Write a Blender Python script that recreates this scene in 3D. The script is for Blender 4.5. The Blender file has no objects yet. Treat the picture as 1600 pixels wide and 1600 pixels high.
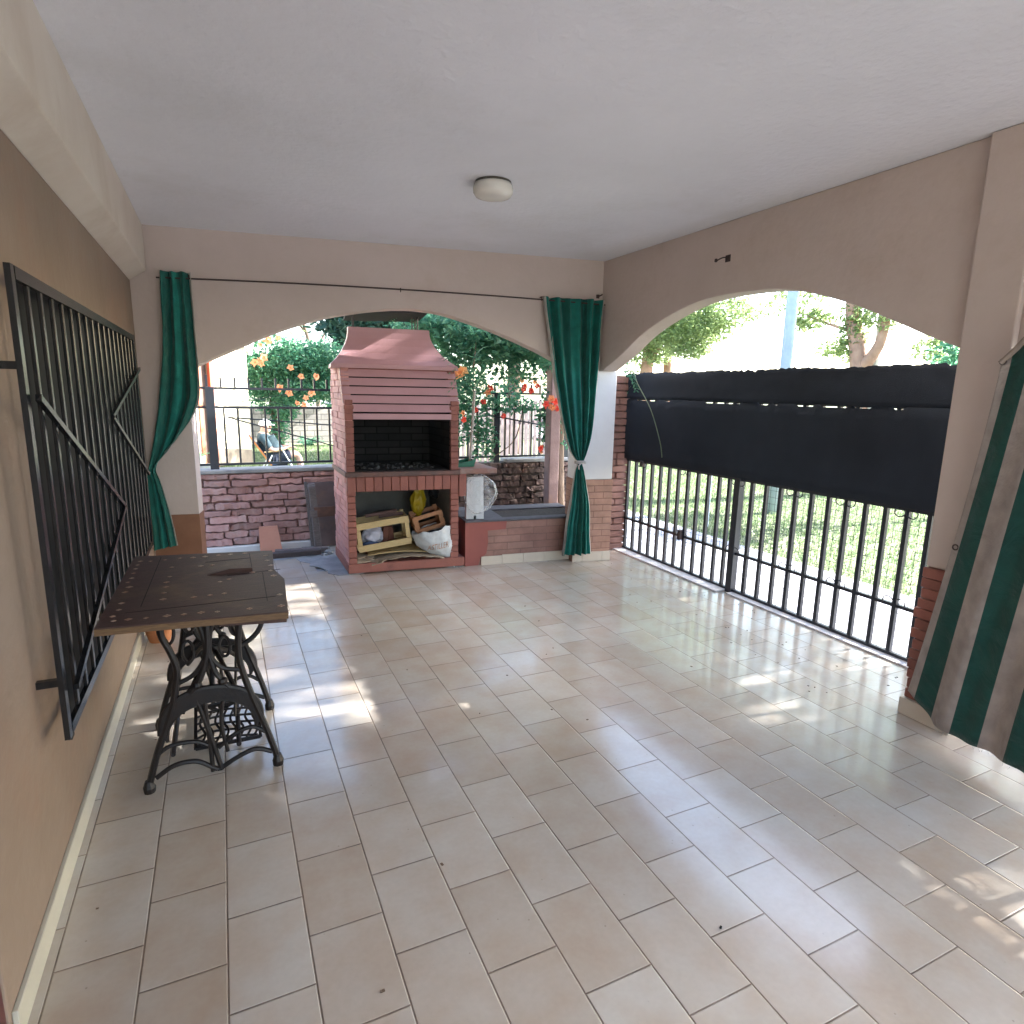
import bpy, bmesh, math, random
import numpy as np
from mathutils import Vector, Matrix, noise
from mathutils.bvhtree import BVHTree
random.seed(7)
S = bpy.context.scene
COL = S.collection
R = math.radians
# ------------------------------------------------------------------ camera
CAMZ = 1.4587
def cam_axes(yaw, pitch, roll):
    cy, sy, cp, sp = math.cos(yaw), math.sin(yaw), math.cos(pitch), math.sin(pitch)
    fwd = Vector((sy*cp, cy*cp, -sp)); right = Vector((cy, -sy, 0)); down = fwd.cross(right)
    cr, sr = math.cos(roll), math.sin(roll)
    return right*cr + down*sr, -(-right*sr + down*cr), -fwd
cx_, cyy, cz_ = cam_axes(.4374, .1922, -.0197)
cd = bpy.data.cameras.new('camera'); cam = bpy.data.objects.new('camera', cd); COL.objects.link(cam)
M = Matrix((cx_, cyy, cz_)).transposed().to_4x4(); M.translation = (0, 0, CAMZ); cam.matrix_world = M
cd.sensor_width = 36; cd.sensor_fit = 'HORIZONTAL'; cd.lens = 36*965.8/1600; cd.clip_start = .05; cd.clip_end = 500
S.camera = cam
# ------------------------------------------------------------------ light
SUN_DIR = Vector((.992*math.cos(R(30)), -.125*math.cos(R(30)), math.sin(R(30)))).normalized()
W = bpy.data.worlds.new('World'); S.world = W; W.use_nodes = True
wn = W.node_tree.nodes; wl = W.node_tree.links
sky = wn.new('ShaderNodeTexSky'); sky.sky_type = 'NISHITA'; sky.sun_disc = False
sky.sun_elevation = R(30); sky.sun_rotation = R(97); sky.dust_density = 1.5; sky.air_density = 1.0
wn['Background'].inputs['Strength'].default_value = .15
wl.new(sky.outputs[0], wn['Background'].inputs['Color'])
sd = bpy.data.lights.new('sun', 'SUN'); sd.energy = 5.0; sd.angle = R(.55); sd.color = (1, .975, .94)
sun = bpy.data.objects.new('sun', sd); COL.objects.link(sun)
sun.rotation_euler = SUN_DIR.to_track_quat('Z', 'Y').to_euler()
S.view_settings.view_transform = 'Standard'; S.view_settings.look = 'None'
S.view_settings.exposure = 3.02; S.view_settings.gamma = 1.0
S.render.engine = 'CYCLES'
S.cycles.use_denoising = True
S.cycles.max_bounces = 10; S.cycles.diffuse_bounces = 7; S.cycles.glossy_bounces = 4
S.cycles.transparent_max_bounces = 12; S.cycles.sample_clamp_indirect = 6.0
# ------------------------------------------------------------------ helpers
def tag(o, label=None, cat=None, group=None, kind=None):
    if label: o['label'] = label
    if cat: o['category'] = cat
    if group: o['group'] = group
    if kind: o['kind'] = kind
    return o
def empty(name, loc=(0, 0, 0), rz=0, label=None, cat=None, group=None):
    o = bpy.data.objects.new(name, None); COL.objects.link(o); o.location = loc; o.rotation_euler = (0, 0, rz)
    o.empty_display_size = .1
    return tag(o, label, cat, group)
def link(name, me, m, parent=None, smooth=False):
    o = bpy.data.objects.new(name, me); COL.objects.link(o)
    if m: me.materials.append(m)
    if parent: o.parent = parent
    if smooth:
        me.polygons.foreach_set('use_smooth', [True]*len(me.polygons))
    return o
class MB:
    """collects shapes into one mesh"""
    def __init__(s): s.bm = bmesh.new()
    def box(s, c, d, rot=None, bev=0, jit=0):
        r = bmesh.ops.create_cube(s.bm, size=1)
        vs = r['verts']
        Mx = Matrix.Translation(c) @ ((rot.to_4x4() if rot else Matrix())) @ Matrix.Diagonal((*d, 1))
        bmesh.ops.transform(s.bm, matrix=Mx, verts=vs)
        if bev:
            es = list({e for v in vs for e in v.link_edges})
            g = bmesh.ops.bevel(s.bm, geom=es, offset=bev, segments=1, affect='EDGES', profile=.5)
            vs = list({v for f in g['faces'] for v in f.verts} | {v for v in vs if v.is_valid})
        if jit:
            for v in vs: v.co += Vector((random.uniform(-jit, jit), random.uniform(-jit, jit), random.uniform(-jit, jit)))
        return vs
    def b(s, x0, x1, y0, y1, z0, z1, **k):
        return s.box(((x0+x1)/2, (y0+y1)/2, (z0+z1)/2), (x1-x0, y1-y0, z1-z0), **k)
    def bar(s, a, b, w, h=None, up=(0, 0, 1), bev=0):
        a, b = Vector(a), Vector(b); d = b-a; L = d.length; z = d/L; up = Vector(up)
        if abs(z.dot(up)) > .98: up = Vector((0, 1, 0))
        x = up.cross(z).normalized(); y = z.cross(x)
        return s.box((a+b)/2, (w, h or w, L), rot=Matrix((x, y, z)).transposed(), bev=bev)
    def tube(s, pts, r, n=8, cap=True):
        pts = [Vector(p) for p in pts]; rr = r if hasattr(r, '__len__') else [r]*len(pts)
        rings = []; pu = None
        for i, p in enumerate(pts):
            t = (pts[min(i+1, len(pts)-1)]-pts[max(i-1, 0)]).normalized()
            if pu is None: pu = t.orthogonal().normalized()
            u = (pu-t*pu.dot(t)).normalized(); pu = u; w = t.cross(u)
            rings.append([s.bm.verts.new(p+(u*math.cos(2*math.pi*k/n)+w*math.sin(2*math.pi*k/n))*rr[i]) for k in range(n)])
        for a, b in zip(rings, rings[1:]):
            for k in range(n): s.bm.faces.new((a[k], a[(k+1) % n], b[(k+1) % n], b[k]))
        if cap:
            s.bm.faces.new(rings[0][::-1]); s.bm.faces.new(rings[-1])
    def lathe(s, prof, c=(0, 0, 0), n=32, axis='Z'):
        rings = []
        for r, z in prof:
            ring = []
            for k in range(n):
                a = 2*math.pi*k/n; p = Vector((r*math.cos(a), r*math.sin(a), z))
                if axis == 'X': p = Vector((p.z, p.x, p.y))
                if axis == 'Y': p = Vector((p.x, p.z, p.y))
                ring.append(s.bm.verts.new(p+Vector(c)))
            rings.append(ring)
        for a, b in zip(rings, rings[1:]):
            for k in range(n): s.bm.faces.new((a[k], a[(k+1) % n], b[(k+1) % n], b[k]))
        for rg, fl in ((rings[0], True), (rings[-1], False)):
            try: s.bm.faces.new(rg[::-1] if fl else rg)
            except Exception: pass
    def prism(s, outline, vec):
        """outline: 3D points (planar, may be concave); extruded along vec"""
        vs = [s.bm.verts.new(p) for p in outline]
        f = s.bm.faces.new(vs)
        g = bmesh.ops.extrude_face_region(s.bm, geom=[f])
        nv = [e for e in g['geom'] if isinstance(e, bmesh.types.BMVert)]
        bmesh.ops.translate(s.bm, vec=vec, verts=nv)
        big = [f2 for f2 in s.bm.faces if len(f2.verts) > 4]
        bmesh.ops.triangulate(s.bm, faces=big)
    def done(s, name, m, parent=None, smooth=False):
        bmesh.ops.recalc_face_normals(s.bm, faces=s.bm.faces)
        me = bpy.data.meshes.new(name); s.bm.to_mesh(me); s.bm.free()
        return link(name, me, m, parent, smooth)
def grid_mesh(name, P, m, parent=None, thick=0, smooth=True, uv=None):
    nu, nv = len(P), len(P[0])
    vs = [tuple(p) for row in P for p in row]
    fs = [(i*nv+j, (i+1)*nv+j, (i+1)*nv+j+1, i*nv+j+1) for i in range(nu-1) for j in range(nv-1)]
    me = bpy.data.meshes.new(name); me.from_pydata(vs, [], fs)
    l = me.uv_layers.new(name='UVMap')
    for poly in me.polygons:
        for li in poly.loop_indices:
            vi = me.loops[li].vertex_index
            l.data[li].uv = (vi//nv/(nu-1), (vi % nv)/(nv-1))
    o = link(name, me, m, parent, smooth)
    if thick:
        md = o.modifiers.new('solid', 'SOLIDIFY'); md.thickness = thick; md.offset = 0
    return o
def spline(pts, n=6):
    pts = [Vector(p) for p in pts]; out = []
    for i in range(len(pts)-1):
        p0 = pts[max(i-1, 0)]; p1 = pts[i]; p2 = pts[i+1]; p3 = pts[min(i+2, len(pts)-1)]
        for k in range(n):
            t = k/n
            out.append(.5*((2*p1)+(p2-p0)*t+(2*p0-5*p1+4*p2-p3)*t*t+(3*p1-p0-3*p2+p3)*t**3))
    out.append(pts[-1]); return out
def copytree(o, parent=None):
    c = o.copy(); COL.objects.link(c)
    if parent: c.parent = parent
    for ch in list(o.children): copytree(ch, c)
    return c
# ------------------------------------------------------------------ materials
def nmat(name):
    m = bpy.data.materials.new(name); m.use_nodes = True
    nt = m.node_tree; return m, nt, nt.nodes, nt.links, nt.nodes['Principled BSDF']
def mat(name, c1, c2=None, scale=6, rough=.7, metal=0, bump=0, bscale=60, c3=None, spec=.5, detail=4, stretch=None, stain_or_light=None, sscale=1.3, island=0):
    """base colour varied by noise between c1 and c2; optional large irregular stains or patches of light; optional grain bump"""
    m, nt, N, L, P = nmat(name)
    c2 = c2 or tuple(x*.8 for x in c1)
    tc = N.new('ShaderNodeTexCoord'); mp = N.new('ShaderNodeMapping'); L.new(tc.outputs['Object'], mp.inputs[0])
    if stretch: mp.inputs['Scale'].default_value = stretch
    nz = N.new('ShaderNodeTexNoise'); nz.inputs['Scale'].default_value = scale; nz.inputs['Detail'].default_value = detail
    nz.inputs['Roughness'].default_value = .6
    L.new(mp.outputs[0], nz.inputs['Vector'])
    cr = N.new('ShaderNodeValToRGB'); cr.color_ramp.elements[0].position = .32; cr.color_ramp.elements[1].position = .68
    cr.color_ramp.elements[0].color = (*c2, 1); cr.color_ramp.elements[1].color = (*c1, 1)
    L.new(nz.outputs['Fac'], cr.inputs[0]); out = cr.outputs[0]
    if stain_or_light:
        n2 = N.new('ShaderNodeTexNoise'); n2.inputs['Scale'].default_value = sscale; n2.inputs['Detail'].default_value = 7; n2.inputs['Roughness'].default_value = .7
        L.new(tc.outputs['Object'], n2.inputs['Vector'])
        r2 = N.new('ShaderNodeValToRGB'); r2.color_ramp.elements[0].position = .52; r2.color_ramp.elements[1].position = .72
        L.new(n2.outputs['Fac'], r2.inputs[0])
        mx = N.new('ShaderNodeMix'); mx.data_type = 'RGBA'
        L.new(r2.outputs[0], mx.inputs[0]); L.new(out, mx.inputs[6]); mx.inputs[7].default_value = (*stain_or_light, 1); out = mx.outputs[2]
    if island:     # every separate brick, board or slat has its own tone
        gi = N.new('ShaderNodeNewGeometry'); mi = N.new('ShaderNodeMapRange'); mi.inputs[3].default_value = 1-island; mi.inputs[4].default_value = 1+island
        L.new(gi.outputs['Random Per Island'], mi.inputs[0]); mu = N.new('ShaderNodeMix'); mu.data_type = 'RGBA'; mu.blend_type = 'MULTIPLY'; mu.inputs[0].default_value = 1
        L.new(out, mu.inputs[6]); L.new(mi.outputs[0], mu.inputs[7]); out = mu.outputs[2]
    L.new(out, P.inputs['Base Color'])
    P.inputs['Roughness'].default_value = rough; P.inputs['Metallic'].default_value = metal
    P.inputs['Specular IOR Level'].default_value = spec
    if bump:
        nb = N.new('ShaderNodeTexNoise'); nb.inputs['Scale'].default_value = bscale; nb.inputs['Detail'].default_value = 5
        L.new(mp.outputs[0], nb.inputs['Vector'])
        bp = N.new('ShaderNodeBump'); bp.inputs['Strength'].default_value = 1; bp.inputs['Distance'].default_value = bump
        L.new(nb.outputs['Fac'], bp.inputs['Height']); L.new(bp.outputs[0], P.inputs['Normal'])
    return m
def brickmat(name, c1, c2, cm, bw, rh, mortar=.006, axes='XZ', rough=.75, bump=.004, offset=.5, shift=(0, 0), noisec=.25):
    m, nt, N, L, P = nmat(name)
    tc = N.new('ShaderNodeTexCoord'); sx = N.new('ShaderNodeSeparateXYZ'); L.new(tc.outputs['Object'], sx.inputs[0])
    cb = N.new('ShaderNodeCombineXYZ')
    for i, a in enumerate(axes):
        ad = N.new('ShaderNodeMath'); ad.operation = 'ADD'; ad.inputs[1].default_value = shift[i]
        L.new(sx.outputs['XYZ'.index(a)], ad.inputs[0]); L.new(ad.outputs[0], cb.inputs[i])
    bt = N.new('ShaderNodeTexBrick'); L.new(cb.outputs[0], bt.inputs['Vector'])
    bt.offset = offset; bt.offset_frequency = 2
    bt.inputs['Scale'].default_value = 1; bt.inputs['Brick Width'].default_value = bw; bt.inputs['Row Height'].default_value = rh
    bt.inputs['Mortar Size'].default_value = mortar; bt.inputs['Mortar Smooth'].default_value = .15; bt.inputs['Bias'].default_value = 0
    bt.inputs['Color1'].default_value = (*c1, 1); bt.inputs['Color2'].default_value = (*c2, 1); bt.inputs['Mortar'].default_value = (*cm, 1)
    nz = N.new('ShaderNodeTexNoise'); nz.inputs['Scale'].default_value = 5; nz.inputs['Detail'].default_value = 6; nz.inputs['Roughness'].default_value = .65
    L.new(tc.outputs['Object'], nz.inputs['Vector'])
    mr = N.new('ShaderNodeMapRange'); mr.inputs[3].default_value = 1-noisec; mr.inputs[4].default_value = 1+noisec
    mr.inputs[1].default_value = .3; mr.inputs[2].default_value = .7
    L.new(nz.outputs['Fac'], mr.inputs[0])
    mx = N.new('ShaderNodeMix'); mx.data_type = 'RGBA'; mx.blend_type = 'MULTIPLY'; mx.inputs[0].default_value = 1
    L.new(bt.outputs['Color'], mx.inputs[6]); L.new(mr.outputs[0], mx.inputs[7])
    L.new(mx.outputs[2], P.inputs['Base Color']); P.inputs['Roughness'].default_value = rough
    bp = N.new('ShaderNodeBump'); bp.invert = True; bp.inputs['Distance'].default_value = bump
    L.new(bt.outputs['Fac'], bp.inputs['Height']); L.new(bp.outputs[0], P.inputs['Normal'])
    return m
def tilemat():
    m, nt, N, L, P = nmat('beige_floor_tile')
    tc = N.new('ShaderNodeTexCoord'); sx = N.new('ShaderNodeSeparateXYZ'); L.new(tc.outputs['Object'], sx.inputs[0])
    cb = N.new('ShaderNodeCombineXYZ')
    for i, (a, sh) in enumerate((('Y', -1.215+.1478+.2956*20), ('X', -.125+.2*20))):
        ad = N.new('ShaderNodeMath'); ad.operation = 'ADD'; ad.inputs[1].default_value = sh
        L.new(sx.outputs['XYZ'.index(a)], ad.inputs[0]); L.new(ad.outputs[0], cb.inputs[i])
    def brick(ms, c1, c2, cm):
        bt = N.new('ShaderNodeTexBrick'); L.new(cb.outputs[0], bt.inputs['Vector']); bt.offset = .5; bt.offset_frequency = 2
        bt.inputs['Scale'].default_value = 1; bt.inputs['Brick Width'].default_value = .2956; bt.inputs['Row Height'].default_value = .2
        bt.inputs['Mortar Size'].default_value = ms; bt.inputs['Mortar Smooth'].default_value = .3; bt.inputs['Bias'].default_value = 0
        bt.inputs['Color1'].default_value = (*c1, 1); bt.inputs['Color2'].default_value = (*c2, 1); bt.inputs['Mortar'].default_value = (*cm, 1)
        return bt
    bt = brick(.0022, (.475, .42, .36), (.565, .535, .49), (.17, .135, .11))
    # cloudy glaze: each tile softly mottled pink to cream
    nz = N.new('ShaderNodeTexNoise'); nz.inputs['Scale'].default_value = 5.5; nz.inputs['Detail'].default_value = 3; nz.inputs['Roughness'].default_value = .55
    L.new(tc.outputs['Object'], nz.inputs['Vector'])
    cr = N.new('ShaderNodeValToRGB'); cr.color_ramp.elements[0].position = .35; cr.color_ramp.elements[1].position = .66
    cr.color_ramp.elements[0].color = (.97, .895, .825, 1); cr.color_ramp.elements[1].color = (1.04, 1.05, 1.05, 1)
    L.new(nz.outputs['Fac'], cr.inputs[0])
    mx = N.new('ShaderNodeMix'); mx.data_type = 'RGBA'; mx.blend_type = 'MULTIPLY'; mx.inputs[0].default_value = 1
    L.new(bt.outputs['Color'], mx.inputs[6]); L.new(cr.outputs[0], mx.inputs[7])
    n2 = N.new('ShaderNodeTexNoise'); n2.inputs['Scale'].default_value = 60; n2.inputs['Detail'].default_value = 5
    L.new(tc.outputs['Object'], n2.inputs['Vector'])
    mr = N.new('ShaderNodeMapRange'); mr.inputs[3].default_value = .93; mr.inputs[4].default_value = 1.06; L.new(n2.outputs['Fac'], mr.inputs[0])
    m2 = N.new('ShaderNodeMix'); m2.data_type = 'RGBA'; m2.blend_type = 'MULTIPLY'; m2.inputs[0].default_value = 1
    L.new(mx.outputs[2], m2.inputs[6]); L.new(mr.outputs[0], m2.inputs[7])
    # dust / wear patches
    n3 = N.new('ShaderNodeTexNoise'); n3.inputs['Scale'].default_value = .9; n3.inputs['Detail'].default_value = 6
    L.new(tc.outputs['Object'], n3.inputs['Vector'])
    m3r = N.new('ShaderNodeMapRange'); m3r.inputs[1].default_value = .35; m3r.inputs[2].default_value = .65; m3r.inputs[3].default_value = .88; m3r.inputs[4].default_value = 1.05
    L.new(n3.outputs['Fac'], m3r.inputs[0])
    m3 = N.new('ShaderNodeMix'); m3.data_type = 'RGBA'; m3.blend_type = 'MULTIPLY'; m3.inputs[0].default_value = 1
    L.new(m2.outputs[2], m3.inputs[6]); L.new(m3r.outputs[0], m3.inputs[7])
    sp = N.new('ShaderNodeTexVoronoi'); sp.inputs['Scale'].default_value = 13; sp.inputs['Randomness'].default_value = 1
    L.new(tc.outputs['Object'], sp.inputs['Vector'])
    sr = N.new('ShaderNodeMapRange'); sr.inputs[1].default_value = .012; sr.inputs[2].default_value = .045; sr.inputs[3].default_value = .62; sr.inputs[4].default_value = 1
    L.new(sp.outputs['Distance'], sr.inputs[0])
    m4 = N.new('ShaderNodeMix'); m4.data_type = 'RGBA'; m4.blend_type = 'MULTIPLY'; m4.inputs[0].default_value = 1
    L.new(m3.outputs[2], m4.inputs[6]); L.new(sr.outputs[0], m4.inputs[7])
    n5 = N.new('ShaderNodeTexNoise'); n5.inputs['Scale'].default_value = 7; n5.inputs['Detail'].default_value = 8; n5.inputs['Roughness'].default_value = .75
    L.new(tc.outputs['Object'], n5.inputs['Vector'])
    g5 = N.new('ShaderNodeMapRange'); g5.inputs[1].default_value = .3; g5.inputs[2].default_value = .7; g5.inputs[3].default_value = .45; g5.inputs[4].default_value = 1.9
    L.new(n5.outputs['Fac'], g5.inputs[0])
    m5 = N.new('ShaderNodeMix'); m5.data_type = 'RGBA'; m5.blend_type = 'MULTIPLY'; L.new(bt.outputs['Fac'], m5.inputs[0])
    L.new(m4.outputs[2], m5.inputs[6]); L.new(g5.outputs[0], m5.inputs[7])
    L.new(m5.outputs[2], P.inputs['Base Color'])
    rr = N.new('ShaderNodeMapRange'); rr.inputs[3].default_value = .13; rr.inputs[4].default_value = .30; L.new(n3.outputs['Fac'], rr.inputs[0])
    ra = N.new('ShaderNodeMath'); ra.operation = 'ADD'; rs = N.new('ShaderNodeMath'); rs.operation = 'MULTIPLY'; rs.inputs[1].default_value = .5
    L.new(bt.outputs['Fac'], rs.inputs[0]); L.new(rs.outputs[0], ra.inputs[0]); L.new(rr.outputs[0], ra.inputs[1])
    L.new(ra.outputs[0], P.inputs['Roughness'])
    P.inputs['Coat Weight'].default_value = .45; P.inputs['Coat Roughness'].default_value = .10
    b2 = brick(.004, (0, 0, 0), (1, 1, 1), (0, 0, 0)); b2.inputs['Mortar Smooth'].default_value = 1
    bp = N.new('ShaderNodeBump'); bp.invert = True; bp.inputs['Distance'].default_value = .0022
    L.new(b2.outputs['Fac'], bp.inputs['Height'])
    bp2 = N.new('ShaderNodeBump'); bp2.inputs['Distance'].default_value = .0006; n4 = N.new('ShaderNodeTexNoise'); n4.inputs['Scale'].default_value = 9
    L.new(tc.outputs['Object'], n4.inputs['Vector']); L.new(n4.outputs['Fac'], bp2.inputs['Height']); L.new(bp.outputs[0], bp2.inputs['Normal'])
    L.new(bp2.outputs[0], P.inputs['Normal'])
    return m
def leafmat(name, c1, c2, trans=.45, rough=.5):
    m, nt, N, L, P = nmat(name)
    g = N.new('ShaderNodeNewGeometry'); cr = N.new('ShaderNodeValToRGB')
    cr.color_ramp.elements[0].color = (*c1, 1); cr.color_ramp.elements[1].color = (*c2, 1)
    L.new(g.outputs['Random Per Island'], cr.inputs[0]); L.new(cr.outputs[0], P.inputs['Base Color']); P.inputs['Roughness'].default_value = rough
    tr = N.new('ShaderNodeBsdfTranslucent'); hs = N.new('ShaderNodeHueSaturation'); hs.inputs['Value'].default_value = 1.5
    L.new(cr.outputs[0], hs.inputs['Color']); L.new(hs.outputs[0], tr.inputs[0])
    mx = N.new('ShaderNodeMixShader'); mx.inputs[0].default_value = trans
    L.new(P.outputs[0], mx.inputs[1]); L.new(tr.outputs[0], mx.inputs[2]); L.new(mx.outputs[0], N['Material Output'].inputs[0])
    return m
def stripemat(name, cA, cB, n, ph=0, duty=.5, rough=.85, trans=.35, widths=None):
    """woven canvas with lengthwise stripes in UV.x"""
    m, nt, N, L, P = nmat(name)
    uv = N.new('ShaderNodeUVMap'); sx = N.new('ShaderNodeSeparateXYZ'); L.new(uv.outputs[0], sx.inputs[0])
    cr = N.new('ShaderNodeValToRGB'); cr.color_ramp.interpolation = 'CONSTANT'
    el = cr.color_ramp.elements
    stops = widths
    el[0].position = 0; el[0].color = (*stops[0][1], 1); el[1].position = stops[1][0]; el[1].color = (*stops[1][1], 1)
    for p_, c_ in stops[2:]:
        e = el.new(p_); e.color = (*c_, 1)
    L.new(sx.outputs[0], cr.inputs[0])
    tc = N.new('ShaderNodeTexCoord'); nz = N.new('ShaderNodeTexNoise'); nz.inputs['Scale'].default_value = 14; nz.inputs['Detail'].default_value = 6
    L.new(tc.outputs['Object'], nz.inputs['Vector'])
    mr = N.new('ShaderNodeMapRange'); mr.inputs[1].default_value = .3; mr.inputs[2].default_value = .7; mr.inputs[3].default_value = .78; mr.inputs[4].default_value = 1.12
    L.new(nz.outputs['Fac'], mr.inputs[0])
    mx = N.new('ShaderNodeMix'); mx.data_type = 'RGBA'; mx.blend_type = 'MULTIPLY'; mx.inputs[0].default_value = 1
    L.new(cr.outputs[0], mx.inputs[6]); L.new(mr.outputs[0], mx.inputs[7])
    L.new(mx.outputs[2], P.inputs['Base Color']); P.inputs['Roughness'].default_value = rough; P.inputs['Sheen Weight'].default_value = .15
    wv = N.new('ShaderNodeTexNoise'); wv.inputs['Scale'].default_value = 300; L.new(tc.outputs['Object'], wv.inputs['Vector'])
    bp = N.new('ShaderNodeBump'); bp.inputs['Distance'].default_value = .0012; L.new(wv.outputs['Fac'], bp.inputs['Height'])
    w2 = N.new('ShaderNodeTexNoise'); w2.inputs['Scale'].default_value = 9; w2.inputs['Detail'].default_value = 5; w2.inputs['Distortion'].default_value = .8
    L.new(tc.outputs['Object'], w2.inputs['Vector']); b2 = N.new('ShaderNodeBump'); b2.inputs['Distance'].default_value = .022; L.new(w2.outputs['Fac'], b2.inputs['Height'])
    L.new(bp.outputs[0], b2.inputs['Normal']); L.new(b2.outputs[0], P.inputs['Normal'])
    tr = N.new('ShaderNodeBsdfTranslucent'); L.new(mx.outputs[2], tr.inputs[0])
    ms = N.new('ShaderNodeMixShader'); ms.inputs[0].default_value = trans
    L.new(P.outputs[0], ms.inputs[1]); L.new(tr.outputs[0], ms.inputs[2]); L.new(ms.outputs[0], N['Material Output'].inputs[0])
    return m
M_tile = tilemat()
M_wall = mat('beige_wall_paint', (.60, .505, .46), (.54, .45, .40), 2.2, .85, bump=.0025, bscale=26, stain_or_light=(.48, .385, .325), sscale=1.1, detail=8)
M_wallL = mat('tan_wall_paint', (.27, .205, .16), (.225, .165, .122), 2, .85, bump=.004, bscale=22, stain_or_light=(.27, .175, .125), sscale=1.3, detail=8)
M_beam = mat('cream_beam_paint', (.62, .56, .49), (.57, .50, .43), 3, .8, bump=.0025, bscale=22, stain_or_light=(.52, .44, .36), sscale=1.4)
M_white = mat('white_plaster', (.76, .74, .74), (.70, .68, .68), 4, .7, bump=.0008)
M_ceil = mat('white_ceiling_paint', (.76, .77, .81), (.70, .71, .745), 1.3, .9, bump=.0045, bscale=30, stain_or_light=(.66, .665, .68), sscale=.8, detail=9)
M_dado = mat('brown_dado_paint', (.26, .125, .07), (.22, .10, .055), 8, .7, bump=.001)
M_skirt = mat('cream_tile', (.66, .58, .48), (.60, .52, .43), 7, .35)
M_skirtL = mat('pale_green_grey_tile', (.55, .53, .44), (.50, .48, .40), 5, .35)
M_brickwall = mat('rough_pink_brick', (.48, .29, .28), (.38, .21, .20), 9, .85, bump=.006, bscale=30, stain_or_light=(.46, .34, .33), sscale=4, island=.22)
M_brickdark = mat('weathered_dark_brick', (.135, .085, .075), (.07, .05, .045), 9, .9, bump=.006, bscale=30, stain_or_light=(.16, .09, .075), sscale=3, island=.3)
M_mortar = mat('brick_mortar', (.25, .145, .135), (.17, .10, .09), 9, .95, bump=.003)
M_mortard = mat('dark_mortar', (.09, .065, .055), (.05, .04, .035), 9, .95, bump=.003)
M_conc = mat('grey_cement', (.34, .34, .34), (.22, .22, .23), 7, .9, bump=.003, bscale=40)
M_red = mat('red_oxide_paint', (.34, .125, .095), (.25, .088, .066), 5, .65, bump=.002, bscale=60, stain_or_light=(.20, .075, .06), sscale=5, island=.16)
M_redpink = mat('faded_red_hood_paint', (.52, .29, .31), (.48, .26, .275), 4, .5, bump=.0008, bscale=40, stain_or_light=(.47, .27, .285), sscale=3.5, island=.06)
M_bbqside = mat('side_lit_brick_paint', (.60, .29, .26), (.52, .24, .21), 9, .75, bump=.003, bscale=40, stain_or_light=(.44, .24, .22), sscale=4, island=.15)  # pink brick made paler: sky and garden light on this side is painted in
M_firebrick = brickmat('sooty_brick', (.030, .028, .028), (.014, .014, .015), (.006, .006, .006), .2, .06, .006, 'XZ', .95, .004)
M_soot = mat('soot', (.018, .018, .02), (.008, .008, .009), 5, .95, bump=.003)
M_plast = mat('grey_render', (.16, .155, .14), (.11, .105, .095), 4, .9, bump=.002)
M_iron = mat('black_iron_paint', (.013, .017, .026), (.02, .024, .034), 20, .42, bump=.0006, bscale=120)
M_ironcast = mat('cast_iron', (.006, .005, .006), (.011, .006, .005), 16, .5, .1, bump=.001, bscale=80)
M_grille = mat('gloss_black_bars', (.006, .007, .009), (.012, .013, .015), 12, .22)
M_cloth_black = mat('black_shade_netting', (.026, .034, .048), (.018, .023, .032), 1.4, .85, bump=.002, bscale=200, spec=.2, stain_or_light=(.032, .040, .056), sscale=.8)  # paler patches are painted in for light coming through the net
M_tabletop = mat('worn_dark_wood', (.070, .032, .026), (.040, .019, .015), 9, .6, bump=.0012, bscale=30, stretch=(2, 12, 12), stain_or_light=(.12, .07, .04), sscale=4)
M_tableedge = mat('bare_wood_edge', (.17, .10, .045), (.10, .055, .025), 10, .6, stretch=(2, 20, 20))
M_inlay = mat('pale_inlay', (.42, .33, .26), (.30, .14, .08), 30, .5)
M_pine = mat('pine_wood', (.58, .44, .22), (.46, .33, .15), 12, .65, stretch=(2, 20, 20), bump=.0008)
M_orangewood = mat('orange_wood', (.40, .19, .085), (.32, .14, .06), 12, .6, stretch=(2, 20, 20))
M_oldwood = mat('grey_old_wood', (.19, .165, .17), (.11, .095, .10), 10, .85, stretch=(3, 3, 20), bump=.002)
M_brownwood = mat('brown_plank', (.14, .07, .055), (.08, .045, .04), 8, .7, stretch=(2, 10, 2), bump=.001)
M_terracotta = mat('terracotta', (.50, .24, .17), (.44, .20, .14), 7, .7)
M_pot = mat('terracotta_pot', (.42, .17, .07), (.36, .14, .06), 7, .7)
M_card = mat('cardboard', (.36, .30, .23), (.28, .22, .16), 9, .9)
M_sack = mat('woven_white_sack', (.62, .65, .66), (.50, .52, .53), 25, .55, bump=.004, bscale=18)
M_yellow = mat('yellow_plastic', (.52, .38, .02), (.42, .28, .01), 9, .35, bump=.01, bscale=20)
M_bluecloth = mat('blue_cloth', (.05, .09, .18), (.03, .05, .1), 9, .8)
M_whiteplastic = mat('white_plastic', (.72, .73, .74), (.66, .67, .68), 7, .4)
M_green = mat('green_plastic', (.01, .16, .09), (.01, .11, .06), 6, .4)
M_stick = mat('pale_broom_stick', (.50, .47, .42), (.42, .38, .32), 9, .6)
M_ink = mat('faded_orange_print', (.50, .27, .16), (.42, .24, .16), 30, .8)
M_lampglass = mat('opal_glass', (.70, .67, .60), (.66, .63, .56), 4, .18)
M_lampbase = mat('lamp_base_enamel', (.10, .09, .07), (.06, .05, .04), 30, .6)
M_rust = mat('rusty_rod', (.06, .035, .03), (.03, .02, .02), 20, .7)
M_cord = mat('white_cord', (.55, .53, .5), (.45, .43, .4), 20, .8)
M_bark = mat('tree_bark', (.20, .14, .10), (.11, .075, .055), 6, .9, bump=.012, bscale=14, stretch=(3, 3, .8))
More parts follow.
